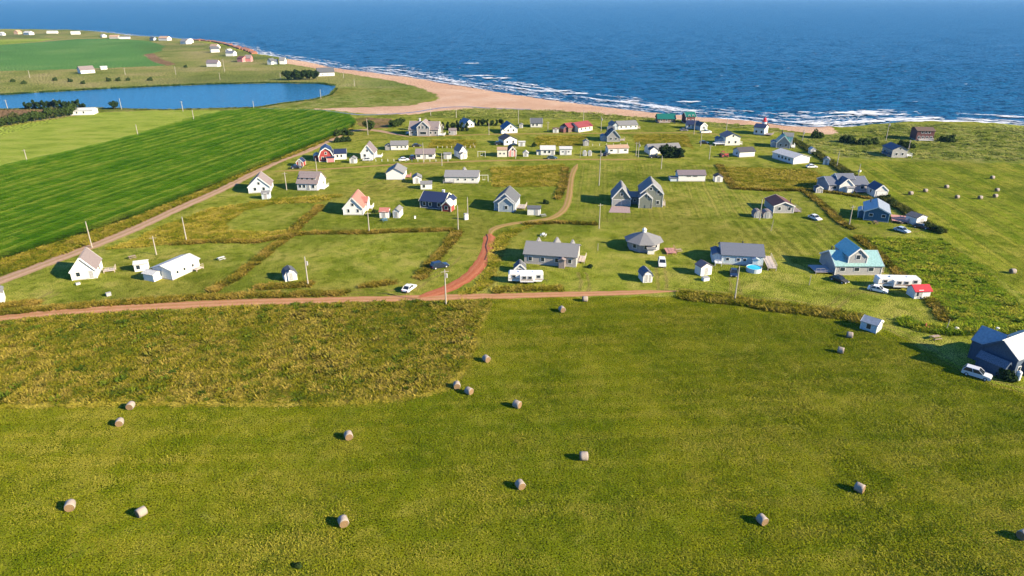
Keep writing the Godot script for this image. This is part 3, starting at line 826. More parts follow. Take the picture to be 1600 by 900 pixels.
# one roofed volume; o is its base corner at the front, x along the front, depth along -z
func volume(parent: Node3D, o: Vector3, w: float, d: float, h: float, r: float, ax: String, kind: String, wall: String, roof: String, wall_name := "wall", roof_name := "roof", trim := "", over := 0.35):
	var wide := w if ax == "z" else d
	var long := d if ax == "z" else w
	var at := func(s: float, y: float, t: float) -> Vector3: return o + (Vector3(s, y, -t) if ax == "z" else Vector3(t, y, -s))
	var line := profile(kind, wide, h, r)
	var a := [at.call(0, -0.4 if o.y < 0.3 else 0.0, 0)]; var b := [at.call(0, -0.4 if o.y < 0.3 else 0.0, long)]
	for p in line: a.append(at.call(p.x, p.y, 0)); b.append(at.call(p.x, p.y, long))
	a.append(at.call(wide, -0.4 if o.y < 0.3 else 0.0, 0)); b.append(at.call(wide, -0.4 if o.y < 0.3 else 0.0, long))
	var st := tool()
	solid(st, a, b)
	done(st, wall_name, wallm(wall), parent)
	var rt := tool()
	var eave := over
	for i in line.size() - 1:
		var p: Vector2 = line[i]; var q: Vector2 = line[i + 1]
		var dir := (q - p).normalized()
		if i == 0: p -= dir * eave
		if i == line.size() - 2: q += dir * eave
		var n := Vector2(-dir.y, dir.x)
		if n.y < 0: n = -n
		var o1 := n * 0.02; var o2 := n * 0.17
		var ring := [p + o1, q + o1, q + o2, p + o2]
		var lo := []; var hi := []
		for v in ring: lo.append(at.call(v.x, v.y, -over)); hi.append(at.call(v.x, v.y, long + over))
		solid(rt, lo, hi)
		if trim:
			var tr := [p - n * 0.16, q - n * 0.16, q + n * 0.2, p + n * 0.2]
			for t in [-over - 0.05, long + over + 0.002]:
				lo = []; hi = []
				for v in tr: lo.append(at.call(v.x, v.y, t)); hi.append(at.call(v.x, v.y, t + 0.048))
				var tt := tool(); solid(tt, lo, hi); done(tt, "rake_board", wallm(trim), parent)
	done(rt, roof_name, roofm(roof), parent)
	if trim:
		for c in [[0.0, 0.0], [w, 0.0], [0.0, d], [w, d]]:
			var b2 := part(box(Vector3(0.18, h, 0.18)), "corner_board", wallm(trim), parent)
			b2.position = o + Vector3(c[0], h * 0.5, -c[1])

func opening(parent: Node3D, at: Vector3, turn: float, w: float, h: float, called := "window", frame := "white"):
	var f := part(box(Vector3(w + 0.24, h + 0.24, 0.10)), called, wallm(frame), parent)
	f.position = at; f.rotation.y = turn
	if called == "window":
		var g := part(box(Vector3(w, h, 0.05)), "pane", mat("window_glass", PAL.glass, 0.08, "plain"), f)
		g.position.z = 0.04
	else:
		var g := part(box(Vector3(w, h, 0.06)), "leaf_panel", wallm("lightgrey" if frame == "white" else "white"), f)
		g.position.z = 0.035

func deck(parent: Node3D, x: float, z: float, w: float, d: float, h: float, c := "deckwood", rail := true):
	var st := tool()
	slab(st, Vector3(x, h - 0.12, -z - d), Vector3(x + w, h, -z))
	for px in [x + 0.1, x + w - 0.1]:
		for pz in [z + 0.1, z + d - 0.1]: slab(st, Vector3(px - 0.07, -0.3, -pz - 0.07), Vector3(px + 0.07, h - 0.125, -pz + 0.07))
	var o := done(st, "deck", wallm(c), parent)
	if rail:
		var rt := tool()
		for q in [[x, z, x + w, z], [x + w, z, x + w, z + d]]:
			var a := Vector3(q[0], h + 0.9, -q[1]); var b := Vector3(q[2], h + 0.9, -q[3])
			tube(rt, a, b, 0.05, 0.05, 4); tube(rt, a - Vector3(0, 0.45, 0), b - Vector3(0, 0.45, 0), 0.035, 0.035, 4)
			var n := int(a.distance_to(b) / 1.4) + 1
			for i in n + 1:
				var p := a.lerp(b, float(i) / n)
				tube(rt, p - Vector3(0, 0.9, 0), p, 0.045, 0.045, 4)
		done(rt, "railing", wallm(c), o)

func house(called: String, label: String, ax: float, ay: float, bx: float, by: float, D: float, h: float, r: float, way: String, wall: String, roof: String, x := {}, category := "house", group := "") -> Node3D:
	var a := pix(ax, ay); var b := pix(bx, by)
	var flat := Vector2(b.x - a.x, b.z - a.z)
	var W := flat.length()
	var t := thing(called, label, category, Vector3(a.x, (a.y + b.y) * 0.5, a.z), atan2(-flat.y, flat.x), group)
	built.append([(a + b) * 0.5, label])
	var kind: String = x.get("kind", "gable")
	var trim: String = x.get("trim", "")
	volume(t, Vector3.ZERO, W, D, h, r, way, kind, wall, roof, "wall", "roof", trim, x.get("over", 0.35 if W > 4.5 else 0.18))
	if W > 5.0:
		var st := tool(); slab(st, Vector3(-0.05, -0.5, -D - 0.05), Vector3(W + 0.05, 0.28, 0.05)); done(st, "foundation", wallm("concrete"), t)
	var wy: float = x.get("wy", minf(1.55, h * 0.62)); var ww: float = x.get("ww", 0.85); var wh: float = x.get("wh", 1.05)
	var fr: String = x.get("frame", "white")
	for u in x.get("wf", []): opening(t, Vector3(W * u, wy, 0.02), 0, ww, wh, "window", fr)
	for u in x.get("wf2", []): opening(t, Vector3(W * u, wy + 2.5, 0.02), 0, ww, wh, "window", fr)
	for u in x.get("wr", []): opening(t, Vector3(W + 0.02, wy, -D * u), PI / 2, ww, wh, "window", fr)
	for u in x.get("wl", []): opening(t, Vector3(-0.02, wy, -D * u), -PI / 2, ww, wh, "window", fr)
	if x.has("df"): opening(t, Vector3(W * x.df, 1.12, 0.02), 0, 0.9, 1.95, "door", fr)
	if x.has("dr"): opening(t, Vector3(W + 0.02, 1.12, -D * x.dr), PI / 2, 0.9, 1.95, "door", fr)
	if x.has("garage"):
		for u in x.garage: opening(t, Vector3(W * u, 1.1, 0.02), 0, x.get("gw", 2.4), 2.0, "door", "white")
	if x.get("att", false): opening(t, Vector3(W * 0.5, h + r * 0.33, 0.02), 0, 0.75, 0.9, "window", fr)
	if x.get("attr", false): opening(t, Vector3(W + 0.02, h + r * 0.3, -D * 0.5), PI / 2, 0.75, 0.9, "window", fr)
	for e in x.get("ext", []):   # x, depth, width, depth, eave, rise, way, wall, roof, name, base
		volume(t, Vector3(e[0], e[10] if e.size() > 10 else 0.0, -e[1]), e[2], e[3], e[4], e[5], e[6], x.get("ekind", "gable"), e[7], e[8], e[9], e[9] + "_roof", trim, 0.25)
	for o in x.get("win", []): opening(t, Vector3(o[0], o[1], -o[2] + 0.02), 0, o[3], o[4], "window", fr)
	for q in x.get("deck", []): deck(t, q[0], q[1], q[2], q[3], q[4], q[5] if q.size() > 5 else "deckwood")
	for q in x.get("chimney", []):
		var st := tool(); slab(st, Vector3(q[0] - 0.35, h * 0.6, -q[1] - 0.35), Vector3(q[0] + 0.35, q[2], -q[1] + 0.35))
		slab(st, Vector3(q[0] - 0.43, q[2], -q[1] - 0.43), Vector3(q[0] + 0.43, q[2] + 0.15, -q[1] + 0.43))
		done(st, "chimney", wallm("white"), t)
	for q in x.get("pipe", []):
		var st := tool(); tube(st, Vector3(q[0], h * 0.7, -q[1]), Vector3(q[0], q[2], -q[1]), 0.16, 0.16); tube(st, Vector3(q[0], q[2] + 0.001, -q[1]), Vector3(q[0], q[2] + 0.12, -q[1]), 0.24, 0.2)
		done(st, "stove_pipe", wallm("blackroof"), t)
	return t

func hut(label: String, ax: float, ay: float, bx: float, by: float, D: float, h: float, r: float, way: String, wall: String, roof: String, x := {}):
	if not x.has("df") and not x.has("wf"): x["df"] = 0.5
	return house("garden_shed", label, ax, ay, bx, by, D, h, r, way, wall, roof, x, "shed")

func buildings():
	# --- lots along the road, from the corn side on
	house("cottage", "white gable cottage with taupe roof beside the pale dirt road", 113.5, 438.5, 152, 434.5, 7.5, 2.4, 3.3, "z", "white", "pinkgrey", {wf = [0.28], df = 0.8, wr = [0.5], att = false, deck = [[6.3, 3.0, 2.6, 2.0, 0.5]], trim = "white"})
	house("bungalow", "long white bungalow with low white roof and boxy porch", 241, 433, 270, 438, 9.0, 2.5, 0.9, "z", "white", "offwhite", {wr = [0.2, 0.45, 0.75], ext = [[-0.7, -2.4, 3.3, 2.4, 1.8, 0.5, "x", "white", "offwhite", "porch"]], deck = [[5.9, 6.4, 1.6, 2.4, 0.6]], ww = 0.7, wh = 0.7})
	hut("small white shed between the taupe-roofed cottage and the long bungalow", 211, 425, 232, 422.5, 2.6, 1.9, 0.5, "x", "white", "offwhite", {wf = [0.3]})
	hut("white shed cut by the picture edge below the pale dirt road", -14, 477, 8, 473, 4.0, 2.5, 0.8, "z", "white", "lightgrey")
	hut("little white shed with dark grey roof alone on the mown lot", 446, 440.5, 465, 437, 3.0, 1.7, 1.25, "z", "white", "slate", {kind = "gambrel"})
	house("long_house", "long grey-lilac house with light grey roof and front vestibule", 819, 411.4, 899.8, 417.8, 9.0, 2.75, 1.9, "x", "taupe", "lightgrey", {wf = [0.12, 0.36, 0.63, 0.88], ext = [[9.3, -1.5, 1.5, 1.5, 2.2, 0.35, "z", "pinkgrey", "pinkgrey", "vestibule"], [1.6, 4.6, 1.6, 4.0, 2.9, 1.5, "z", "taupe", "lightgrey", "dormer"], [6.2, 4.6, 2.4, 4.0, 2.9, 1.9, "z", "taupe", "lightgrey", "dormer"], [10.8, 4.6, 1.6, 4.0, 2.9, 1.5, "z", "taupe", "lightgrey", "dormer"]], dr = 0.3, deck = [[13.9, 3.0, 1.6, 4.5, 0.5]]})
	hut("small steep shed with black roof behind the white camper", 804, 427, 821, 427, 2.8, 1.2, 1.3, "z", "bluegrey", "slate", {trim = "white", wf = [0.5]})
	octagon()
	hut("grey barn-roofed shed below the octagonal house", 1004.5, 442, 1019, 441, 3.4, 1.7, 1.3, "z", "offwhite", "slateblue", {kind = "gambrel", garage = [0.35, 0.72], gw = 0.6, wf = []})
	house("bungalow", "pale blue bungalow with slate blue roof behind the swimming pool", 1126.7, 412.7, 1191.5, 416.5, 8.5, 2.7, 1.8, "x", "paleblue", "slateblue", {wf = [0.14, 0.4, 0.55, 0.84], ww = 0.7, wh = 0.7, ext = [[7.6, -1.2, 1.4, 1.2, 2.2, 0.3, "z", "paleblue", "paleblue", "vestibule"], [-2.2, 1.0, 2.2, 5.0, 2.2, 0.5, "z", "paleblue", "slateblue", "porch"]], deck = [[-1.8, -1.6, 1.8, 2.5, 0.8, "white"], [11.2, -2.8, 2.2, 9.0, 0.8, "deckwood"]], pipe = [[5.5, 4.6, 4.9]]})
	hut("tall narrow white shed beside the pale blue bungalow", 1094.5, 431.5, 1111.5, 428.8, 2.6, 2.3, 0.9, "z", "white", "purplegrey")
	house("cottage", "pale grey house with teal metal roof and tall front gable", 1303.8, 429.7, 1375.6, 429.7, 9.0, 2.5, 2.4, "x", "lightgrey", "teal", {trim = "white", wf = [0.15, 0.46, 0.77], ww = 1.2, wh = 0.9, ext = [[3.1, 0.6, 4.6, 7.8, 4.8, 2.1, "z", "lightgrey", "teal", "front_gable"]], win = [[5.4, 4.6, 0.6, 1.0, 1.1]], deck = [[-4.6, 0.5, 4.5, 5.0, 0.6, "greytaupe"], [11.4, 1.0, 1.4, 3.0, 0.6]], pipe = [[1.0, 6.0, 5.4]]})
	hut("small white shed with bright red roof at the end of the camper", 1428, 467, 1452, 466, 3.0, 1.9, 0.9, "x", "white", "brightred", {wf = [0.2], df = 0.35, over = 0.3})
	hut("pale blue shed with ribbed grey roof by the hay field edge", 1343.8, 513.5, 1368, 521.4, 3.0, 1.8, 0.8, "x", "paleblue", "metalroof", {dr = 0.5, wf = [0.5], trim = "white"})
	house("large_house", "dark blue house with grey metal roof at the field corner", 1581, 591, 1637, 568, 6.2, 4.0, 2.4, "x", "duskblue", "metalroof", {trim = "duskblue", ext = [[-1.9, 0.8, 1.9, 4.8, 2.3, 0.9, "z", "duskblue", "slateblue", "side_wing"], [3.6, -1.6, 4.4, 4.6, 3.5, 2.1, "z", "duskblue", "metalroof", "front_gable"], [1.0, 4.4, 4.6, 4.2, 3.8, 2.3, "z", "duskblue", "metalroof", "rear_gable"]], wf = [0.12, 0.85], wl = [0.25, 0.75], win = [[5.8, 4.2, -1.6, 0.8, 1.0]]})
	# --- second line
	house("cottage", "pale blue steep-gabled cottage standing against the pale dirt road", 389.3, 302.3, 423, 300.3, 8.0, 2.3, 3.4, "z", "paleblue", "pinkgrey", {wf = [0.3, 0.7], att = true, trim = "white", wr = [0.5]})
	hut("grey-blue shed in front of the pale blue steep-gabled cottage", 409.5, 311.5, 421.5, 311, 2.6, 1.9, 0.7, "x", "paleblue", "lightgrey")
	house("cottage", "white cottage with wide dormer in its brownish roof", 465.2, 297.5, 496.5, 298, 8.5, 2.6, 3.3, "x", "white", "pinkgrey", {wf = [0.15, 0.35, 0.8], df = 0.55, wr = [0.3, 0.7], attr = true, ext = [[0.5, 1.3, 6.2, 3.6, 4.3, 0.9, "x", "white", "pinkgrey", "dormer"]], win = [[1.6, 4.0, 1.3, 0.9, 0.6], [3.5, 4.0, 1.3, 0.9, 0.6], [5.4, 4.0, 1.3, 0.9, 0.6]], deck = [[7.3, 1.5, 2.0, 5.0, 0.4, "white"]]})
	house("barn_house", "red barn-shaped house with navy roof and white wing", 499, 253, 521.5, 252, 8.0, 2.4, 3.4, "z", "red", "navyroof", {kind = "gambrel", trim = "white", wf = [0.25], df = 0.7, att = true, ext = [[6.3, 3.0, 5.0, 5.0, 2.5, 1.4, "x", "white", "navyroof", "side_wing"], [-2.2, 3.0, 2.2, 4.0, 2.0, 0.6, "z", "red", "navyroof", "lean_to"], [3.2, -1.6, 3.0, 1.6, 1.9, 0.3, "x", "pink", "navyroof", "porch"]], win = [[7.6, 1.5, 3.0, 0.7, 1.0], [9.2, 1.5, 3.0, 0.7, 1.0]]})
	hut("small red shed with navy roof near the red barn-shaped house", 463.5, 260, 474, 260, 3.4, 1.7, 1.3, "z", "red", "navyroof", {trim = "white"})
	house("cottage", "white steep-gabled cottage with dark patch on its grey roof", 564.5, 248.5, 585, 248.3, 8.0, 2.5, 3.5, "z", "white", "purplegrey", {wf = [0.3], att = true, trim = "white", wr = [0.3, 0.7], deck = [[5.8, 2.0, 2.6, 4.0, 0.4, "white"]]})
	hut("tiny white shed on the lawn between barn house and white cottage", 546.5, 255.2, 556.5, 255.2, 2.4, 1.8, 0.9, "z", "white", "lightgrey")
	house("bungalow", "low white bungalow with long grey roof and arched porch end", 611, 234.8, 637, 234.3, 6.0, 2.3, 1.3, "x", "white", "lightgrey", {wf = [0.4, 0.65, 0.88], ext = [[-2.6, 0.3, 2.6, 3.5, 1.7, 0.7, "z", "grey", "lightgrey", "porch"]], wr = [0.5], ww = 0.7, wh = 0.7})
	house("large_house", "big taupe house with tall middle gable before the dark trees", 639.8, 211.8, 684.5, 212.4, 9.5, 3.0, 3.3, "x", "taupe", "pinkgrey", {trim = "white", wf = [0.1, 0.25, 0.75, 0.92], ext = [[4.2, -0.8, 6.2, 7.0, 4.3, 2.9, "z", "taupe", "pinkgrey", "front_gable"]], win = [[5.4, 4.3, -0.8, 0.7, 1.3], [7.2, 4.3, -0.8, 0.7, 1.3], [9.0, 4.3, -0.8, 0.7, 1.3], [7.2, 1.5, -0.8, 3.0, 1.2]], deck = [[14.6, -1.0, 3.2, 4.5, 0.6, "white"], [-2.4, 3.0, 2.3, 3.5, 0.6, "white"]], chimney = [[4.4, 6.2, 7.4]]})
	hut("taupe shed beside the big taupe house", 701.5, 211, 712.8, 211, 3.2, 2.2, 0.9, "x", "taupe", "pinkgrey", {garage = [0.5], gw = 1.4, wf = [0.12]})
	house("cottage", "small white cottage with blue roof half hidden in the shrubs", 727, 200, 741, 198.3, 6.0, 2.2, 2.0, "z", "white", "blueroof", {wf = [0.35, 0.7], wr = [0.5]})
	house("mobile_home", "white mobile home with brownish pink roof and parked cars beside", 650, 249, 679, 248.7, 6.5, 2.3, 1.5, "x", "white", "pinkgrey", {wf = [0.15, 0.8], ww = 1.5, wh = 0.8, df = 0.5})
	hut("white utility shed behind the mobile home with pink roof", 693.5, 248.5, 704.5, 248.5, 2.6, 2.0, 0.5, "x", "white", "lightgrey", {df = 0.3})
	house("cottage", "narrow white two-part cottage next to the swing frame", 720, 249, 729, 248, 2.2, 2.0, 0.6, "z", "white", "lightgrey", {df = 0.5, ext = [[0.4, 2.2, 3.6, 6.0, 2.8, 2.4, "z", "white", "lightgrey", "main_house"]]})
	house("bunk_house", "tall cream bunkhouse with flat tan roof", 777, 245.3, 792.3, 245.3, 5.5, 3.0, 0.7, "x", "cream", "tan", {wf = [0.3, 0.7], ww = 0.6, wh = 0.7})
	house("cottage", "narrow pink-red cottage beside the cream bunkhouse", 795, 244.8, 806.5, 244.3, 5.0, 2.4, 1.9, "z", "pink", "charcoal", {df = 0.5, att = true, trim = "white"})
	house("cottage", "white cottage with black roof above the pink-red cottage", 787.5, 227.5, 808, 225.8, 7.0, 2.5, 1.7, "z", "white", "charcoal", {wf = [0.25, 0.7], wr = [0.5]})
	hut("plain white box shed beside the black-roofed cottage", 810, 228.7, 820.5, 228.7, 2.6, 1.9, 0.25, "x", "white", "offwhite")
	house("cottage", "white cottage with blue roof and little front porch", 788, 208.8, 808.5, 207.8, 8.0, 2.4, 2.5, "z", "white", "blueroof", {wf = [0.3, 0.7], att = true, wr = [0.5], ext = [[-1.6, -0.6, 1.8, 2.4, 1.6, 0.7, "z", "white", "lightgrey", "porch"]]})
	hut("tiny grey shed behind the blue-roofed cottage", 811.5, 200, 817, 200, 2.0, 1.7, 0.6, "z", "offwhite", "grey")
	house("cottage", "grey-roofed cottage with white gable end near the dunes", 829.5, 199, 847, 199, 6.5, 2.2, 2.1, "x", "offwhite", "slate", {wf = [0.2, 0.55], wr = [0.5], trim = "white"})
	house("bungalow", "cream bungalow with dark red roof", 904, 207, 925.5, 203.7, 8.0, 2.4, 2.0, "x", "cream", "redroof", {wf = [0.2, 0.5, 0.8], ext = [[-4.4, 3.0, 5.0, 6.0, 2.4, 1.8, "x", "brown", "redroof", "side_wing"], [-6.8, 4.0, 2.4, 3.0, 2.0, 0.9, "z", "maroon", "purplegrey", "lean_to"]]})
	hut("open pale shed on the lawn below the red-roofed bungalow", 864, 207.5, 873, 207.5, 3.0, 1.9, 0.4, "x", "offwhite", "brown")
	house("cottage", "grey shingled cottage with steep navy roof", 948.5, 221.5, 968, 221.5, 8.0, 2.4, 3.2, "z", "grey", "slate", {wf = [0.3, 0.7], att = false, trim = "bluegrey", ext = [[-2.6, 1.5, 2.6, 5.0, 2.0, 0.6, "z", "bluegrey", "navyroof", "porch"], [1.0, 5.0, 3.0, 4.0, 3.6, 2.4, "x", "bluegrey", "slate", "dormer"]], deck = [[6.3, 1.0, 2.4, 3.0, 0.5]]})
	house("bungalow", "long white bungalow with light grey roof and blue gable", 966, 203, 996, 201.8, 7.5, 2.3, 1.6, "x", "white", "lightgrey", {wf = [0.15, 0.4, 0.65, 0.9], ww = 0.7, wh = 0.8, ext = [[-3.0, 0.2, 3.2, 7.0, 2.3, 1.4, "z", "bluegrey", "lightgrey", "side_wing"]], deck = [[10.4, 0, 1.8, 3.0, 0.5]]})
	hut("small grey shed under the red-roofed bungalow by the uncut grass", 911.5, 228, 920, 228, 2.6, 1.9, 0.8, "z", "lightgrey", "lightgrey")
	for q in [911, 919]: house("bath_house", "tiny white rounded hut, one of two side by side", q, 243.6, q + 5.5, 243.6, 1.6, 1.1, 0.9, "z", "white", "offwhite", {kind = "arch", df = 0.5, over = 0.06}, "hut", "pair of white huts on the lawn")
	house("mobile_home", "white mobile home with tan orange roof", 950.5, 240.7, 981.5, 239.8, 5.0, 2.5, 0.9, "x", "white", "tan", {wf = [0.15, 0.85], df = 0.5, ww = 1.2, wh = 0.7})
	house("mobile_home", "white double-roofed cabin with a small porch by the lane", 845, 242.5, 867, 242.5, 5.5, 2.4, 1.2, "x", "white", "offwhite", {wf = [0.3, 0.6], ext = [[-1.8, 0.4, 1.8, 2.4, 1.6, 0.3, "x", "offwhite", "grey", "porch"]], df = 0.85})
	house("mobile_home", "plain white boxy cabin beside the double-roofed cabin", 875, 242.5, 893, 242.5, 5.0, 2.7, 0.6, "x", "white", "offwhite", {wf = [0.25, 0.75], df = 0.5, ww = 0.6, wh = 0.6})
	hut("tiny white shed with pointed roof beside the pink-red cottage", 817.5, 244.8, 825.5, 244.8, 2.0, 1.5, 0.9, "z", "white", "offwhite")
	house("long_house", "brown beach house under a long green roof", 1027.5, 192, 1055, 191.5, 6.5, 2.1, 2.2, "x", "brown", "green", {wf = [0.2, 0.5, 0.8], deck = [[0.5, -2.0, 6.0, 1.9, 0.5]]})
	house("beach_house", "brown two-storey beach house with green roof", 1071.5, 193.5, 1086, 192.8, 6.0, 3.8, 2.0, "x", "maroon", "green", {wf = [0.3, 0.7], wf2 = [0.3, 0.7], trim = "white"})
	house("cottage", "white cottage with dark blue roof below the two-storey beach house", 1072.5, 201.5, 1091.5, 201, 5.0, 2.2, 1.6, "x", "offwhite", "navyroof", {wf = [0.2, 0.8], df = 0.5})
	house("cottage", "small grey-blue cottage behind the white pickup", 1094, 204, 1104.5, 203, 5.0, 2.2, 1.6, "z", "bluegrey", "slate", {wf = [0.5], trim = "white"})
	house("cottage", "tall cream house with dark roof and white side deck", 1133, 227.5, 1155.5, 227, 7.5, 3.9, 1.6, "z", "cream", "slateblue", {wf = [0.25, 0.7], wf2 = [], att = true, deck = [[-5.0, -0.5, 4.8, 3.5, 1.0, "white"], [6.9, 0.0, 1.4, 4.0, 0.6, "white"]], ext = [[-2.4, 3.4, 2.4, 3.8, 2.4, 0.7, "z", "bluegrey", "slateblue", "porch"]]})
	house("garage", "white garage with charcoal roof beside the red tractor", 1155, 246, 1178.6, 244.7, 5.5, 2.4, 1.3, "x", "white", "charcoal", {wl = [0.4], wf = []}, "garage")
	house("bungalow", "pale bungalow with grey roof behind the round dark trees", 1014, 241.2, 1062, 239.0, 5.5, 2.3, 1.6, "x", "offwhite", "lightgrey", {wf = [0.3, 0.6, 0.85], ext = [[-0.3, -1.8, 3.6, 2.0, 2.3, 1.3, "z", "white", "slate", "front_gable"]]})
	house("mobile_home", "white mobile home with purplish roof and low porch", 1059.5, 283.5, 1101.5, 283.5, 5.0, 2.5, 1.2, "x", "white", "purplegrey", {wf = [0.38, 0.62], ww = 1.6, wh = 0.35, wy = 2.0, ext = [[-2.9, 0.2, 2.9, 3.0, 1.2, 0.25, "x", "paleblue", "lightgrey", "porch"]]})
	hut("white shed with brown roof beside the purplish-roofed mobile home", 1117, 284.5, 1128.8, 284.5, 2.8, 2.0, 0.8, "z", "white", "brown")
	lighthouse()
	house("cottage", "pale cottage with steep green roof and white rear dormer", 1212.5, 231, 1233.6, 232.2, 8.0, 2.4, 3.2, "z", "lightgrey", "green", {trim = "white", wf = [0.3, 0.7], att = false, ext = [[-2.2, 1.5, 2.2, 4.5, 2.0, 0.6, "z", "bluegrey", "navyroof", "porch"], [3.0, 5.0, 4.0, 3.0, 4.6, 1.4, "x", "white", "lightgrey", "dormer"]], deck = [[6.6, 0.5, 1.5, 6.0, 0.6, "white"]], pipe = [[2.2, 7.0, 7.0]]})
	house("hall", "long white hall with low white metal roof", 1239, 257, 1264, 254.5, 13.0, 2.6, 1.2, "z", "white", "offwhite", {wl = [0.2, 0.36, 0.52, 0.68], ww = 1.0, wh = 0.9})
	hut("white shed by the hedge above the long white hall", 1266, 240.3, 1273.8, 240.3, 2.6, 1.8, 0.8, "z", "white", "offwhite")
	hut("white shed with double doors by the hedge beside the hall", 1285.5, 257, 1295, 257.8, 3.0, 1.9, 0.9, "z", "white", "lightgrey", {kind = "gambrel"})
	house("large_house", "broad charcoal house with white gables and navy roof", 1294.4, 299.5, 1354.9, 299.5, 9.5, 2.5, 1.9, "x", "greytaupe", "slateblue", {trim = "white", wf = [0.14, 0.3, 0.85], ww = 1.2, wh = 1.0, ext = [[3.4, -0.7, 5.0, 6.0, 2.5, 2.3, "z", "offwhite", "slateblue", "front_gable"], [3.9, 2.4, 6.0, 5.0, 3.9, 1.5, "x", "white", "slateblue", "upper_storey"], [5.6, -2.4, 2.0, 1.6, 2.0, 0.3, "x", "white", "grey", "porch"]], deck = [[9.0, -2.2, 4.8, 2.1, 0.5, "greytaupe"]]})
	hut("little charcoal shed with white trim below the broad charcoal house", 1274.8, 301.5, 1284.5, 301.5, 2.2, 1.7, 0.6, "z", "greytaupe", "charcoal", {trim = "white"})
	house("garage", "white-gabled garage with charcoal door and navy roof", 1366, 308.5, 1385.2, 308.5, 6.0, 2.5, 1.8, "z", "offwhite", "navyroof", {trim = "white", wl = [0.5]}, "garage")
	var g := get_node("garage_001"); opening(g, Vector3(2.25, 1.15, 0.02), 0, 3.4, 2.1, "door", "greytaupe")
	house("cottage", "deep blue house with metal roof and reddish deck", 1348.7, 343.5, 1387.2, 347.7, 10.5, 2.9, 1.6, "z", "tealblue", "metalroof", {trim = "white", wf = [0.27, 0.78], ww = 1.0, wh = 0.8, wy = 1.9, ext = [[-1.6, 2.0, 1.6, 3.6, 2.3, 0.4, "z", "tealblue", "metalroof", "porch"]], deck = [[7.9, 0.5, 4.6, 7.0, 0.7, "reddeck"]], pipe = [[1.6, 8.6, 4.9]], wr = [0.3, 0.6]})
	hut("white shed with dark roof slope behind the deep blue house", 1430.5, 352.5, 1446.5, 349.8, 3.8, 2.3, 0.8, "z", "white", "slate", {garage = [0.55], gw = 1.6, wf = []})
	house("cottage", "grey house with maroon roof and pinkish deck", 1208.2, 333, 1239, 333, 8.5, 2.4, 1.3, "z", "lightgrey", "maroon", {wf = [0.28, 0.78], trim = "white", deck = [[6.5, 0.2, 2.6, 6.0, 0.5, "pinkgrey"]], pipe = [[5.6, 1.6, 4.1]], wr = [0.5]})
	for q in [[1178, 340.5, 1190, 340.7], [1192, 341, 1206.5, 341.3]]: house("arched_shed", "grey arched shed, one of two standing under the maroon-roofed house", q[0], q[1], q[2], q[3], 3.0, 0.9, 1.3, "z", "lightgrey", "pinkgrey", {kind = "arch", df = 0.5, over = 0.08}, "shed", "pair of arched grey sheds")
	house("beach_house", "grey house with deep navy roof by the dune scrub", 1392.5, 246.3, 1416, 246.3, 8.5, 3.4, 1.5, "z", "lightgrey", "navyroof", {wf = [0.3, 0.7], att = true, wl = [0.3, 0.7], deck = [[-1.6, 0.5, 1.5, 6.0, 1.4, "navy"], [6.8, 0, 2.2, 4.0, 0.8, "white"]]})
	house("beach_house", "two-storey maroon house with white windows alone on the dunes", 1430.5, 219.5, 1457.5, 220, 7.0, 4.6, 1.2, "x", "maroon", "brown", {wf = [0.15, 0.38, 0.62, 0.85], wf2 = [0.3, 0.5, 0.7], deck = [[1.0, -1.6, 6.5, 1.5, 0.5, "white"]], wr = [0.5]})
	house("double_house", "sage grey house of two steep gables with garage", 956.3, 321.3, 984.5, 322, 8.5, 2.7, 3.7, "z", "sage", "lightgrey", {trim = "white", garage = [0.27, 0.73], att = true, ext = [[5.9, 2.6, 3.6, 5.0, 2.4, 1.2, "x", "sage", "lightgrey", "breezeway"], [9.1, -0.6, 7.4, 9.5, 4.7, 3.3, "z", "sage", "lightgrey", "main_house"], [8.7, -2.2, 4.2, 3.0, 3.4, 1.9, "z", "sage", "lightgrey", "entrance_gable"]], win = [[14.9, 5.2, -0.6, 0.9, 1.1], [12.4, 6.3, -0.6, 0.8, 0.9], [14.9, 1.7, -0.6, 0.9, 1.1], [11.6, 4.0, -2.2, 0.7, 0.8], [7.6, 1.3, 2.6, 0.7, 0.8]], deck = [[16.6, 0, 1.0, 5.0, 0.6]]})
	house("cottage", "navy house with dark blue roof and small red barn front", 656.8, 324.3, 693.3, 327.8, 8.5, 2.4, 2.1, "x", "navy", "navyroof", {trim = "cream", wf = [0.18, 0.43, 0.8], ww = 0.9, wh = 1.2, ext = [[7.6, 1.6, 2.6, 5.0, 2.3, 1.1, "z", "cream", "navyroof", "side_wing"], [8.4, -1.7, 3.1, 3.2, 2.0, 1.5, "z", "red", "offwhite", "barn_front"]], win = [[9.9, 1.3, -1.7, 1.0, 1.0]], pipe = [[6.0, 6.0, 5.0]], chimney = [[6.4, 5.0, 5.1]]})
	house("cottage", "white steep cottage with salmon pink roof", 537.2, 336, 567.4, 336, 9.5, 2.3, 3.4, "z", "white", "salmon", {trim = "white", wf = [0.27, 0.75], att = true, wr = [0.3, 0.7], ww = 0.6, ext = [[3.4, 4.6, 3.4, 3.6, 2.9, 1.3, "x", "white", "salmon", "dormer"]], deck = [[6.5, 6.0, 1.6, 3.0, 0.5, "white"]]})
	hut("white hut with salmon roof beside the salmon-roofed cottage", 593.3, 340.8, 607.5, 340.8, 3.0, 2.0, 0.9, "x", "white", "salmon")
	hut("white hut with grey roof, neighbour of the salmon-roofed hut", 614.3, 340.5, 624.5, 340.8, 4.2, 2.1, 0.9, "z", "white", "lightgrey")
	house("cottage", "white square cottage with shaded grey roof and pink steps", 604, 281, 631.5, 281, 8.5, 2.5, 1.9, "z", "white", "lightgrey", {wr = [0.4], wf = [], deck = [[6.9, 3.0, 1.8, 3.0, 0.4, "reddeck"]]})
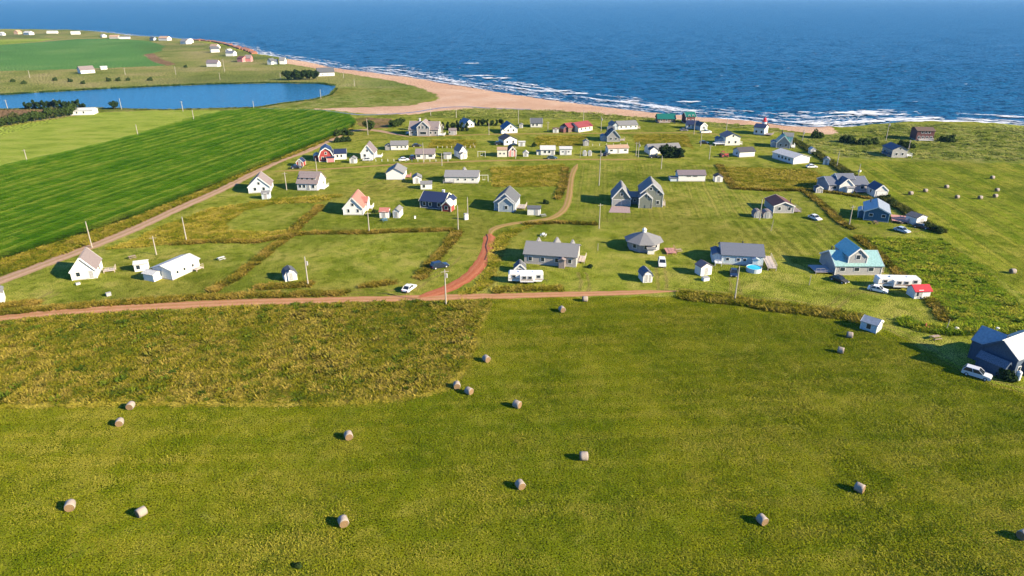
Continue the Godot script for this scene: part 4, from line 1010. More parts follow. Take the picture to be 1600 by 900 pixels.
	hut("white shed with pointed roof next to the white square cottage", 645.5, 287, 659, 286.6, 4.0, 2.1, 0.9, "z", "white", "lightgrey")
	hut("low white shed before the long grey-roofed bungalow", 657.5, 296, 675, 295.6, 3.4, 1.9, 0.7, "x", "white", "lightgrey", {wf = [0.3]})
	house("bungalow", "long white bungalow with mid grey roof and rear gable", 695.5, 286, 747, 286.6, 8.0, 2.4, 1.5, "x", "white", "grey", {wf = [0.4, 0.62, 0.85], ww = 0.6, wh = 0.6, ext = [[5.6, 4.4, 2.0, 3.4, 2.8, 1.5, "z", "white", "grey", "dormer"]], deck = [[-0.6, -1.0, 4.0, 1.0, 0.6, "grey"]]})
	house("cottage", "pale blue-grey house with two slate front gables", 772.5, 328.8, 805, 330.3, 9.0, 2.9, 3.0, "z", "bluegrey", "slate", {trim = "white", wf = [0.22, 0.78], att = true, ext = [[1.6, -1.0, 5.0, 3.0, 2.8, 2.0, "z", "bluegrey", "slate", "front_gable"]], deck = [[6.8, 2.0, 3.0, 4.5, 0.6]], win = [[4.1, 1.5, -1.0, 0.9, 1.1]]})
	hut("white garden shed with flat charcoal roof beside the dirt track", 824, 336, 844.3, 336.5, 3.4, 2.1, 0.5, "x", "white", "slate", {df = 0.7})
	# --- far houses round the pond and on the headland
	house("farm_house", "white farmhouse with mauve roof below the far crop field", 127, 115.5, 149, 114, 10.0, 3.0, 3.0, "x", "white", "pinkgrey", {wf = [0.3, 0.7]})
	hut("white shed beside the far mauve-roofed farmhouse", 158, 109, 168, 108.5, 4.0, 2.2, 0.8, "x", "white", "offwhite")
	house("bungalow", "white bungalow beside the conifer row before the pond", 110, 180.5, 146, 179.5, 8.0, 2.6, 1.0, "x", "white", "offwhite", {wf = [0.3, 0.6]})
	house("beach_house", "white cottage with slate roof at the start of the beach", 497, 119.5, 523, 118.5, 10.0, 3.0, 3.6, "x", "white", "slate", {wf = [0.3, 0.6]})
	var far := [[418, 101, 7, "offwhite", "slate", "beside the shore, first of a row of three"], [426, 100.5, 9, "bluegrey", "slateblue", "with slate blue roof on the shore"], [437, 100.5, 9, "white", "lightgrey", "with pale roof on the shore"], [323, 104.5, 19, "white", "purplegrey", "alone on the slope above the pond"], [371, 97, 9, "pink", "maroon", "pink, at the red cliff"], [383, 96.5, 10, "pink", "pinkgrey", "with mauve roof at the red cliff"], [353, 88, 13, "white", "slateblue", "with blue roof at the red cliff"], [330, 82, 15, "offwhite", "slate", "highest at the red cliff"], [328, 76, 11, "white", "tan", "with tan roof at the red cliff"], [282, 69, 10, "white", "lightgrey", "beyond the crop field, small"], [293, 67, 6, "white", "offwhite", "beyond the crop field, smallest"], [248, 63.5, 15, "white", "tan", "with tan roof beyond the crop field"], [240, 63.5, 6, "bluegrey", "slate", "blue-grey, beyond the crop field"], [171, 60.5, 15, "taupe", "tan", "with brown roof, on the cliff edge"], [187, 61, 18, "white", "lightgrey", "with long pale roof, on the cliff edge"], [160, 58.5, 8, "white", "offwhite", "small and white, on the cliff edge"], [111, 54, 16, "white", "offwhite", "with wide gable on the point"], [73, 52.5, 17, "white", "offwhite", "with long low roof on the point"], [37, 54.5, 10, "white", "offwhite", "square, on the point"], [22, 53.5, 7, "tan", "tan", "tan, on the point"], [-2, 55.5, 7, "white", "offwhite", "cut by the picture edge on the point"]]
	for f in far:
		house("headland_house", "distant house " + f[5], f[0], f[1], f[0] + f[2] * 0.9, f[1] - rng.randf_range(-0.25, 0.35), rng.randf_range(6.5, 10.5), rng.randf_range(2.5, 3.8), rng.randf_range(1.4, 3.2), "x" if f[2] > 8 else "z", f[3], f[4], {}, "house", "distant houses on the headland")
	hut("white shed on the shore beside the beach cottage", 357, 81, 363, 80.8, 4, 2.2, 1.0, "x", "white", "offwhite")

func octagon():
	var c := pix(1009.5, 395.5) + Vector3(0, 0, -4.6)
	var t := thing("octagon_house", "octagonal house with pale grey pointed roof and cupola", "house", c, deg_to_rad(22.5))
	var st := tool()
	var lo := []; var hi := []; var e0 := []; var e1 := []; var top := []
	for i in 8:
		var k := Vector3(cos(TAU * i / 8), 0, sin(TAU * i / 8))
		lo.append(k * 4.5 + Vector3(0, -0.4, 0)); hi.append(k * 4.5 + Vector3(0, 2.5, 0))
		e0.append(k * 5.5 + Vector3(0, 2.3, 0)); e1.append(k * 5.5 + Vector3(0, 2.48, 0)); top.append(k * 0.55 + Vector3(0, 4.55, 0))
	solid(st, lo, hi); done(st, "wall", wallm("greytaupe"), t)
	st = tool(); solid(st, e0, e1); solid(st, e1.map(func(v): return v + Vector3(0, 0.003, 0)), top); done(st, "roof", roofm("lightgrey"), t)
	st = tool()
	var a := []; var b := []
	for v in top: a.append(v); b.append(v + Vector3(0, 0.7, 0))
	solid(st, a, b)
	var tip := []
	for v in b: tip.append(Vector3(v.x * 0.1, 5.85, v.z * 0.1))
	solid(st, b.map(func(v): return Vector3(v.x * 1.3, v.y, v.z * 1.3)), tip)
	done(st, "cupola", wallm("white"), t)
	for i in 8:
		if i in [4, 5]: continue
		var ang := TAU * (i + 0.5) / 8
		opening(t, Vector3(cos(ang), 0, sin(ang)) * 4.18 + Vector3(0, 1.5, 0), PI / 2 - ang, 1.0, 1.1)
	var d := Node3D.new(); d.name = "vestibule"; t.add_child(d); d.rotation.y = -deg_to_rad(22.5); d.position = Vector3(-1.9, 0, 5.2)
	volume(d, Vector3.ZERO, 1.8, 1.4, 1.5, 0.2, "x", "gable", "offwhite", "lightgrey")
	deck(d, 5.2, -0.2, 2.6, 4.0, 0.5, "reddeck")

func lighthouse():
	var t := house("lighthouse_cottage", "white beach cottage with navy roof and red lantern tower", 1177, 209.7, 1193.5, 211.5, 6.5, 3.6, 1.3, "x", "white", "navyroof", {wf = [0.25, 0.75], wr = [0.5], deck = [[5.6, -0.8, 3.4, 5.0, 0.7, "pinkgrey"]]})
	var st := tool(); tube(st, Vector3(3.4, 2.5, -5.2), Vector3(3.4, 6.0, -5.2), 1.3, 1.1); done(st, "tower", wallm("white"), t)
	st = tool(); tube(st, Vector3(3.4, 6.0, -5.2), Vector3(3.4, 6.2, -5.2), 1.35, 1.35); tube(st, Vector3(3.4, 6.201, -5.2), Vector3(3.4, 7.2, -5.2), 0.8, 0.8); tube(st, Vector3(3.4, 7.201, -5.2), Vector3(3.4, 8.0, -5.2), 1.0, 0.12); done(st, "lantern", wallm("brightred"), t)

# ---------------------------------------------------------------- vehicles
func across(st: SurfaceTool, outline: Array, half: float, chamfer := 0.0):
	var a := []; var b := []
	for p in outline: a.append(Vector3(p[0], p[1], -half)); b.append(Vector3(p[0], p[1], half))
	solid(st, a, b)

# nose towards +x
func car(label: String, px: float, py: float, heading: float, kind: String, c: Array, cname: String, category := "car"):
	var p := pix(px, py)
	var t := thing({"pickup": "pickup_truck", "suv": "parked_suv", "van": "parked_van"}.get(kind, "parked_car"), label, category, p, deg_to_rad(heading))
	var L := 4.5; var h := 1.45; var half := 0.88
	if kind == "suv": L = 4.7; h = 1.72; half = 0.93
	if kind == "pickup": L = 5.6; h = 1.8; half = 0.98
	if kind == "van": L = 4.9; h = 1.9; half = 0.95
	var paint := mat("paint_" + cname, c, 0.3, "car")
	var belt := h * 0.58
	var st := tool()
	var x := L / 2
	if kind == "pickup":
		across(st, [[-x, 0.5], [-x, belt], [x - 0.15, belt], [x, belt - 0.18], [x, 0.4], [x - 0.3, 0.32], [-x + 0.2, 0.36]], half)
	else:
		across(st, [[-x, 0.45], [-x + 0.06, belt - 0.1], [-x + 0.18, belt], [x * 0.42, belt], [x - 0.2, belt - 0.16], [x, belt - 0.34], [x, 0.38], [x - 0.25, 0.26], [-x + 0.2, 0.3]], half)
	done(st, "body", paint, t)
	st = tool()
	var rear := -x + 0.12; var front := x * 0.46; var rt := -x + 0.5; var ft := x * 0.1
	if kind == "pickup": rear = -0.35; rt = -0.2; front = x * 0.5; ft = x * 0.26
	if kind == "car": rear = -x + 0.5; rt = -x + 1.2
	var lo := []; var hi := []
	for q in [[rear, -half + 0.04], [front, -half + 0.04], [front, half - 0.04], [rear, half - 0.04]]: lo.append(Vector3(q[0], belt + 0.002, q[1]))
	for q in [[rt, -half + 0.18], [ft, -half + 0.18], [ft, half - 0.18], [rt, half - 0.18]]: hi.append(Vector3(q[0], h - 0.06, q[1]))
	solid(st, lo, hi)
	done(st, "window", mat("car_glass", [0.015, 0.02, 0.025], 0.06, "plain"), t)
	st = tool()
	var rl := []; var rh := []
	for v in hi: rl.append(v + Vector3(0, 0.003, 0)); rh.append(Vector3(v.x * 0.97, h, v.z * 0.93))
	solid(st, rl, rh)
	for i in 4: tube(st, lo[i], hi[i], 0.05, 0.05, 4)
	tube(st, (lo[0] + lo[1]) * 0.5 + Vector3(0, 0, -0.005), (hi[0] + hi[1]) * 0.5, 0.05, 0.05, 4); tube(st, (lo[2] + lo[3]) * 0.5, (hi[2] + hi[3]) * 0.5, 0.05, 0.05, 4)
	done(st, "roof", paint, t)
	if kind == "pickup":
		st = tool(); slab(st, Vector3(-x + 0.1, belt + 0.003, -half + 0.1), Vector3(-0.45, belt + 0.03, half - 0.1)); done(st, "bed_cover", wallm("blackroof"), t)
	for sx in [-x * 0.62, x * 0.64]:
		for sz in [-1.0, 1.0]:
			st = tool(); tube(st, Vector3(0, 0, -0.11), Vector3(0, 0, 0.11), 0.33, 0.33, 12)
			var w := done(st, "wheel", mat("tyre", [0.02, 0.02, 0.02], 0.9, "plain"), t); w.position = Vector3(sx, 0.33, sz * (half - 0.07))
			st = tool(); tube(st, Vector3(0, 0, -0.125), Vector3(0, 0, 0.125), 0.19, 0.19, 8); done(st, "rim", mat("rim", [0.5, 0.5, 0.52], 0.35, "plain"), w)
	for sz in [-1.0, 1.0]:
		var a := part(box(Vector3(0.08, 0.16, 0.36)), "headlight", mat("lamp_glass", [0.7, 0.7, 0.68], 0.15, "plain"), t); a.position = Vector3(x - 0.02, belt - 0.38, sz * (half - 0.26))
		var b := part(box(Vector3(0.08, 0.22, 0.24)), "tail_light", mat("tail_red", [0.4, 0.01, 0.01], 0.2, "plain"), t); b.position = Vector3(-x + 0.01, belt - 0.22, sz * (half - 0.18))

func camper(label: String, ax: float, ay: float, bx: float, by: float):
	var a := pix(ax, ay); var b := pix(bx, by)
	var flat := Vector2(b.x - a.x, b.z - a.z); var L := flat.length()
	var t := thing("camper_trailer", label, "trailer", a, atan2(-flat.y, flat.x))
	var st := tool()
	var o := []; var i := []
	for q in [[0.0, 0.7], [0.05, 2.35], [0.35, 2.6], [L - 0.3, 2.6], [L - 0.05, 2.2], [L, 1.2], [L - 0.5, 0.55]]: o.append(Vector3(q[0], q[1], 0)); i.append(Vector3(q[0], q[1], -2.5))
	solid(st, o, i); done(st, "body", mat("camper_white", [0.78, 0.78, 0.77], 0.45, "paint"), t)
	st = tool(); slab(st, Vector3(L * 0.34, 0.7, 0.002), Vector3(L * 0.72, 2.35, 0.75)); done(st, "slide_out", mat("camper_white", [], 0.45), t)
	st = tool(); slab(st, Vector3(L * 0.02, 1.15, 0.003), Vector3(L * 0.32, 1.35, 0.012)); slab(st, Vector3(L * 0.36, 1.15, 0.753), Vector3(L * 0.7, 1.4, 0.762)); slab(st, Vector3(L * 0.75, 1.1, 0.003), Vector3(L * 0.98, 1.3, 0.012)); done(st, "stripe", wallm("wood"), t)
	for q in [[L * 0.16, 1.9, 0.0], [L * 0.46, 1.9, 0.75], [L * 0.62, 1.9, 0.75], [L * 0.86, 1.9, 0.0]]: opening(t, Vector3(q[0], q[1], q[2] + 0.02), 0, 0.75, 0.55, "window", "lightgrey")
	for q in [0.42, 0.52]:
		st = tool(); tube(st, Vector3(L * q, 0.36, -2.3), Vector3(L * q, 0.36, -0.05), 0.36, 0.36, 12); done(st, "wheel", mat("tyre", [], 0.9), t)
	st = tool(); tube(st, Vector3(L - 0.4, 0.62, -1.25), Vector3(L + 1.1, 0.5, -1.25), 0.07, 0.05, 6); tube(st, Vector3(L + 0.9, -0.05, -1.25), Vector3(L + 0.9, 0.52, -1.25), 0.05, 0.05, 6)
	done(st, "hitch", wallm("blackroof"), t)
	st = tool(); slab(st, Vector3(L * 0.3, 2.602, -1.6), Vector3(L * 0.3 + 0.9, 2.8, -0.9)); slab(st, Vector3(L * 0.7, 2.602, -1.5), Vector3(L * 0.7 + 0.5, 2.75, -1.0)); done(st, "roof_vent", wallm("offwhite"), t)

func vehicles():
	var white := [0.78, 0.78, 0.77]; var dark := [0.012, 0.02, 0.045]; var silver := [0.5, 0.52, 0.55]; var paleblue := [0.42, 0.5, 0.58]; var black := [0.015, 0.015, 0.018]
	car("white car pulled over on the grass where the red track leaves the road", 639.5, 453, 68, "car", white, "white")
	car("dark navy car parked on the grass by the hedge strip", 687, 418, 28, "suv", dark, "navy")
	car("white pickup parked before the octagonal house", 1034, 414, 262, "suv", white, "white", "suv")
	car("dark blue car parked before the pale blue bungalow", 1146, 429, 255, "car", dark, "navy")
	car("black car parked below the teal-roofed house", 1310.7, 439.5, 300, "car", black, "black")
	car("white hatchback parked beside the long camper", 1371, 455, 325, "car", white, "white")
	car("silver station wagon on the drive of the dark blue house", 1525, 588, 318, "suv", silver, "silver")
	car("navy car parked before the small red shed", 463.5, 263, 12, "car", dark, "navy")
	car("small silver car below the white steep-gabled cottage", 575, 251, 10, "car", silver, "silver")
	car("white car on the lawn beside the pink-roofed mobile home", 631, 251, 18, "car", white, "white")
	car("dark car behind the low white bungalow with grey roof", 651.5, 229, 8, "car", black, "black")
	car("blue car next to the pink-roofed mobile home", 645, 248, 85, "suv", dark, "navy")
	car("dark teal car on the lane before the white cabins", 862.5, 248.2, 356, "car", [0.03, 0.07, 0.08], "darkteal")
	car("black car at the end of the tan-roofed mobile home", 947, 243, 60, "car", black, "black")
	car("grey car parked by the dark-blue-roofed cottage", 1068.7, 204.5, 4, "car", [0.12, 0.12, 0.13], "grey")
	car("white pickup on the grass below the beach houses", 1102.5, 208, 8, "pickup", white, "white", "pickup")
	car("black car by the deck of the tall cream house", 1100, 224.5, 350, "car", black, "black")
	car("white car beside the long white hall", 1268, 262, 5, "car", white, "white")
	car("white car on the lawn below the maroon-roofed house", 1273, 342.5, 290, "car", white, "white")
	car("pale blue car on the lawn below the deep blue house", 1409, 362, 300, "car", paleblue, "paleblue")
	car("black-blue car before the dark-sloped white shed", 1438.5, 356, 320, "car", dark, "navy")
	car("dark car under the round trees by the pale bungalow", 1022, 246.5, 5, "car", black, "black")
	car("dark car beside the black-roofed white cottage", 781, 226.5, 5, "suv", black, "black")
	camper("white camper with brown stripes parked before the long grey-lilac house", 794, 443, 849, 443.8)
	camper("long white camper parked below the teal-roofed house", 1370, 450.5, 1437, 452)
	# tractor
	var t := thing("tractor", "red farm tractor beside the white garage", "tractor", pix(1130, 245.5), deg_to_rad(10))
	var st := tool(); slab(st, Vector3(0.2, 0.8, -0.4), Vector3(2.2, 1.5, 0.4)); done(st, "hood", wallm("red"), t)
	st = tool(); slab(st, Vector3(-1.2, 0.9, -0.7), Vector3(0.18, 1.3, 0.7)); slab(st, Vector3(-1.0, 2.5, -0.7), Vector3(0.2, 2.6, 0.7))
	for q in [[-0.9, -0.6], [-0.9, 0.6], [0.1, -0.6], [0.1, 0.6]]: tube(st, Vector3(q[0], 1.3, q[1]), Vector3(q[0], 2.5, q[1]), 0.05, 0.05, 4)
	done(st, "cab", wallm("red"), t)
	for q in [[-0.7, 0.85, 0.85], [-0.7, 0.85, -0.85], [1.8, 0.5, 0.7], [1.8, 0.5, -0.7]]:
		st = tool(); tube(st, Vector3(q[0], q[1], q[2] - 0.2), Vector3(q[0], q[1], q[2] + 0.2), q[1], q[1], 14); var w := done(st, "wheel", mat("tyre", [], 0.9), t)
		st = tool(); tube(st, Vector3(q[0], q[1], q[2] - 0.22), Vector3(q[0], q[1], q[2] + 0.22), q[1] * 0.5, q[1] * 0.5, 8); done(st, "rim", wallm("red"), w)
	st = tool(); tube(st, Vector3(1.6, 1.5, 0.1), Vector3(1.6, 2.4, 0.1), 0.05, 0.05, 6); done(st, "exhaust", wallm("blackroof"), t)

# ---------------------------------------------------------------- poles
func poles():
	var a := [697, 476.5, 694, 421, 1148, 468.5, 1152.8, 417.5, 144, 387, 138, 347, 244.5, 398, 239.5, 369, 291.5, 376, 285.5, 340, 481.5, 445.5, 476, 402.5, 577, 362.5, 576, 331, 716, 360, 715, 322, 731, 340, 731.5, 309, 936, 357, 936.5, 318, 936, 290, 937, 233, 1033, 264, 1034, 244, 448, 297, 443.5, 269, 495, 267, 493, 248, 575, 211, 574.5, 186, 692, 212.5, 692, 194, 764, 211, 764, 192, 810, 193, 810, 172, 856, 206, 856, 190, 911.5, 190, 912, 172, 939, 205, 939, 182, 805.5, 248, 806, 229, 690.5, 259, 690, 240, 662, 254, 661.5, 224, 993.5, 244, 993.5, 222, 997, 246, 998, 222, 1094.5, 228, 1095.5, 208, 1108, 249, 1110, 226, 1084, 210, 1085, 190, 1134.5, 206, 1135.5, 186, 1253.5, 220, 1254.5, 203, 1307, 262, 1310, 237.5, 1340.5, 277, 1342.5, 257, 1326.5, 353, 1331, 321, 1186.6, 343.5, 1190.7, 312.5, 1384, 220, 1385, 190, 1419, 236, 1420, 221]
	var b := [42.5, 252, 40, 239, 216.5, 216, 213.5, 195, 303.5, 191, 301, 172, 12, 170, 10.5, 156, 87, 171, 84.5, 155, 190, 171, 187.5, 154, 286, 174, 284.5, 158, 397, 172, 397, 158, 47, 122, 45, 110, 196, 117, 194.5, 106, 275, 117, 273.5, 104, 344, 125, 343, 114, 351, 112, 352, 92, 438.5, 124, 438.5, 115, 501.5, 154, 501, 140, 537, 122, 537, 113, 554, 135, 554, 124, 673, 181, 673, 173, 713, 184, 713, 174]
	var wood := mat("pole_wood", [0.52, 0.47, 0.40], 0.9, "straw")
	for set_ in 2:
		var q: Array = [a, b][set_]
		for i in range(0, q.size(), 4):
			var p := pix(q[i], q[i + 1])
			var h := clampf(tall(p, q[i + 2], q[i + 3]), 5.0, 13.0)
			var near := set_ == 0 and i < 8
			var best := 1e9; var by := ""
			for e in built:
				if p.distance_to(e[0]) < best: best = p.distance_to(e[0]); by = e[1]
			for cut in [" beside ", " behind ", " below ", " near ", " before ", " above ", " under ", " standing ", " alone ", " next ", " between ", " on ", " at ", " by ", " in ", " cut ", ", one", ", neigh", " half "]: by = by.split(cut)[0]
			var o := thing("utility_pole", ("pale wooden utility pole beside the red dirt road at the hay field" if near else "utility pole close to the " + " ".join(by.split(" ").slice(0, 10))) if set_ == 0 else "distant utility pole by the pond and far fields", "pole", p, rng.randf() * 0.5, ("poles along the red road" if near else "poles among the cottages") if set_ == 0 else "poles by the pond")
			var st := tool(); var r := 0.17 if set_ == 0 else 0.2
			tube(st, Vector3(0, -0.4, 0), Vector3(0, h, 0), r, r * 0.68, 8)
			done(st, "pole", wood, o)
			st = tool()
			if i % 3 == 0: tube(st, Vector3(-0.9, h - 0.5, 0.16), Vector3(0.9, h - 0.5, 0.16), 0.06, 0.06, 4); done(st, "crossarm", wood, o)
			else: tube(st, Vector3(0, h, 0), Vector3(0, h + 0.25, 0), 0.07, 0.05, 6); done(st, "insulator", wallm("bluegrey"), o)
			if i % 5 == 0 and set_ == 0:
				st = tool(); tube(st, Vector3(0.38, h - 2.0, 0), Vector3(0.38, h - 1.1, 0), 0.24, 0.24, 10); tube(st, Vector3(0.38, h - 1.098, 0), Vector3(0.38, h - 0.98, 0), 0.24, 0.14, 10); done(st, "transformer", wallm("lightgrey"), o)
	# thin short posts
	for q in [[934, 391.5, 934, 380, "thin pale service post on the lot line by the octagonal house"], [1264, 445.5, 1265, 430, "short leaning pole before the deck of the teal-roofed house"], [1204.5, 361, 1207, 343, "thin pale pole on the mown lot under the arched sheds"], [1478, 516, 1480, 499, "bare wooden post at the edge of the green thicket"], [906, 247, 910, 229, "leaning pale pole beside the two white huts"], [1018, 326.5, 1018.5, 317, "thin white post beside the sage double house"], [740, 228.5, 740, 223, "yellow stake at the edge of uncut grass"]]:
		var p := pix(q[0], q[1])
		var st := tool(); tube(st, Vector3(0, -0.3, 0), Vector3((q[2] - q[0]) * 0.12, clampf(tall(p, q[2], q[3]), 1.2, 5.5), 0), 0.09, 0.06, 6)
		var o := done(st, "wooden_post", wood, self); o.position = p; tag(o, q[4], "post")

# ---------------------------------------------------------------- bales
func bales():
	# roll of straw along x: rounded, slightly sagging, ends dished
	var wrap := mat("bale_wrap", [0.44, 0.37, 0.31], 0.9, "straw"); var straw := mat("bale_straw", [0.30, 0.19, 0.09], 0.95, "straw")
	var body := SurfaceTool.new(); body.begin(Mesh.PRIMITIVE_TRIANGLES)
	var n := 22
	var ring := [[-0.66, 0.62], [-0.62, 0.70], [-0.3, 0.725], [0.0, 0.73], [0.3, 0.72], [0.62, 0.70], [0.66, 0.62]]
	for k in ring.size():
		for i in n:
			var t := TAU * i / n
			var r: float = ring[k][1] * (1.0 + 0.03 * sin(t * 3 + k) + 0.022 * sin(t * 7 + k * 2.0) + 0.015 * sin(t * 13 + k * 5.0))
			body.add_vertex(Vector3(ring[k][0], maxf(sin(t) * r, -0.66), cos(t) * r))
	for k in ring.size() - 1:
		for i in n:
			var j := (i + 1) % n
			for q in [k * n + i, k * n + j, (k + 1) * n + j, k * n + i, (k + 1) * n + j, (k + 1) * n + i]: body.add_index(q)
	body.generate_normals()
	var bm := body.commit()
	var ends := []
	for s in [-1.0, 1.0]:
		var st := SurfaceTool.new(); st.begin(Mesh.PRIMITIVE_TRIANGLES); st.set_smooth_group(-1)
		for c in 5:
			var r0 := 0.64 * c / 5.0; var r1 := 0.64 * (c + 1) / 5.0
			for i in n:
				var p := []
				for q in [[r0, i, c], [r1, i, c + 1], [r1, i + 1, c + 1], [r0, i + 1, c]]:
					var t: float = TAU * q[1] / n
					p.append(Vector3(s * (0.645 + (0.03 if int(q[2]) % 2 else -0.01)), maxf(sin(t) * q[0], -0.64), cos(t) * q[0]))
				for v in [p[0], p[2], p[1], p[0], p[3], p[2]] if s > 0 else [p[0], p[1], p[2], p[0], p[2], p[3]]: st.add_vertex(v)
		st.generate_normals(); ends.append(st.commit())
	# base pixel, turn of the roll
	var near := [111, 795, 112, 222, 805, 55, 188, 664, 108, 205, 638, 96, 545, 685, 112, 537, 820, 115, 714, 606, 100, 733, 615, 140, 760, 564.5, 125, 808, 636, 145, 813, 762, 116, 912, 717.5, 3, 878, 487, 110, 914, 470.5, 5, 1190, 817, 112, 1342, 767, 135, 1313, 551, 150, 1327, 527, 160, 1598, 841, 20]
	var far := [1422.5, 304.5, 10, 1445.5, 300, 10, 1478.5, 294, 12, 1495, 310, 15, 1531, 311, 5, 1554.5, 308.5, 15, 1557.5, 299, 8, 1550, 279.5, 12, 1581.5, 427, 5]
	for set_ in 2:
		var q: Array = [near, far][set_]
		for i in range(0, q.size(), 3):
			var p := pix(q[i], q[i + 1])
			var k := rng.randf_range(0.84, 0.93)
			var which: String = {188: "round bale of the pair at the lower edge of the weed field", 205: "round bale of the pair at the lower edge of the weed field", 714: "round bale of the close pair at the corner of the weed field", 733: "round bale of the close pair at the corner of the weed field", 760: "lone round bale beside the straight side of the weed field", 878: "round bale across the road from the white camper", 914: "round bale lying close against the red road", 1313: "round bale of the pair below the ribbed-roof shed", 1327: "round bale of the pair below the ribbed-roof shed"}.get(int(q[i]), "round hay bale in pale wrap lying in the open near field")
			var o := thing("hay_bale", which if set_ == 0 else "round hay bale on the striped field beside the thicket", "hay bale", p + Vector3(0, 0.65 * k, 0), deg_to_rad(q[i + 2]), "bales on the near hay field" if set_ == 0 else "bales on the striped hay field")
			o.scale = Vector3.ONE * k
			part(bm, "wrapped_roll", wrap, o); part(ends[0], "end_face", straw, o); part(ends[1], "end_face", straw, o)

# ---------------------------------------------------------------- trees
func crown(sd: int, wide: float, high: float, leaves: int, cone: bool) -> ArrayMesh:
	var r := RandomNumberGenerator.new(); r.seed = sd
	var st := SurfaceTool.new(); st.begin(Mesh.PRIMITIVE_TRIANGLES); st.set_smooth_group(-1)
	var lumps := []
	for i in 11:
		var y := r.randf_range(0.12, 0.88)
		var reach := wide * ((1.0 - y) if cone else sqrt(maxf(0.05, 1.0 - pow(2.0 * y - 0.9, 2.0)))) * 0.75
		var a := r.randf() * TAU
		lumps.append([Vector3(cos(a) * reach * r.randf(), y * high, sin(a) * reach * r.randf()), r.randf_range(0.2, 0.46) * wide * (1.2 - y if cone else 1.0)])
	for i in leaves:
		var l = lumps[r.randi() % lumps.size()]
		var d := Vector3(r.randfn(), r.randfn() * 0.8, r.randfn()).normalized()
		var p: Vector3 = l[0] + d * l[1] * r.randf_range(0.6, 1.05)
		if p.y < 0.05: p.y = 0.05
		var u := (d.cross(Vector3.UP) + Vector3(r.randfn(), r.randfn(), r.randfn()) * 0.5).normalized() * r.randf_range(0.13, 0.28)
		var v := (d.cross(u).normalized() + d * 0.5) * r.randf_range(0.16, 0.34)
		var t := r.randf_range(0.6, 1.4)
		st.set_color(Color(t, t, t * 0.9))
		for q in [p - u, p + u, p + v, p - u, p - v * 0.6, p + u]: st.add_vertex(q)
	st.generate_normals()
	return st.commit()

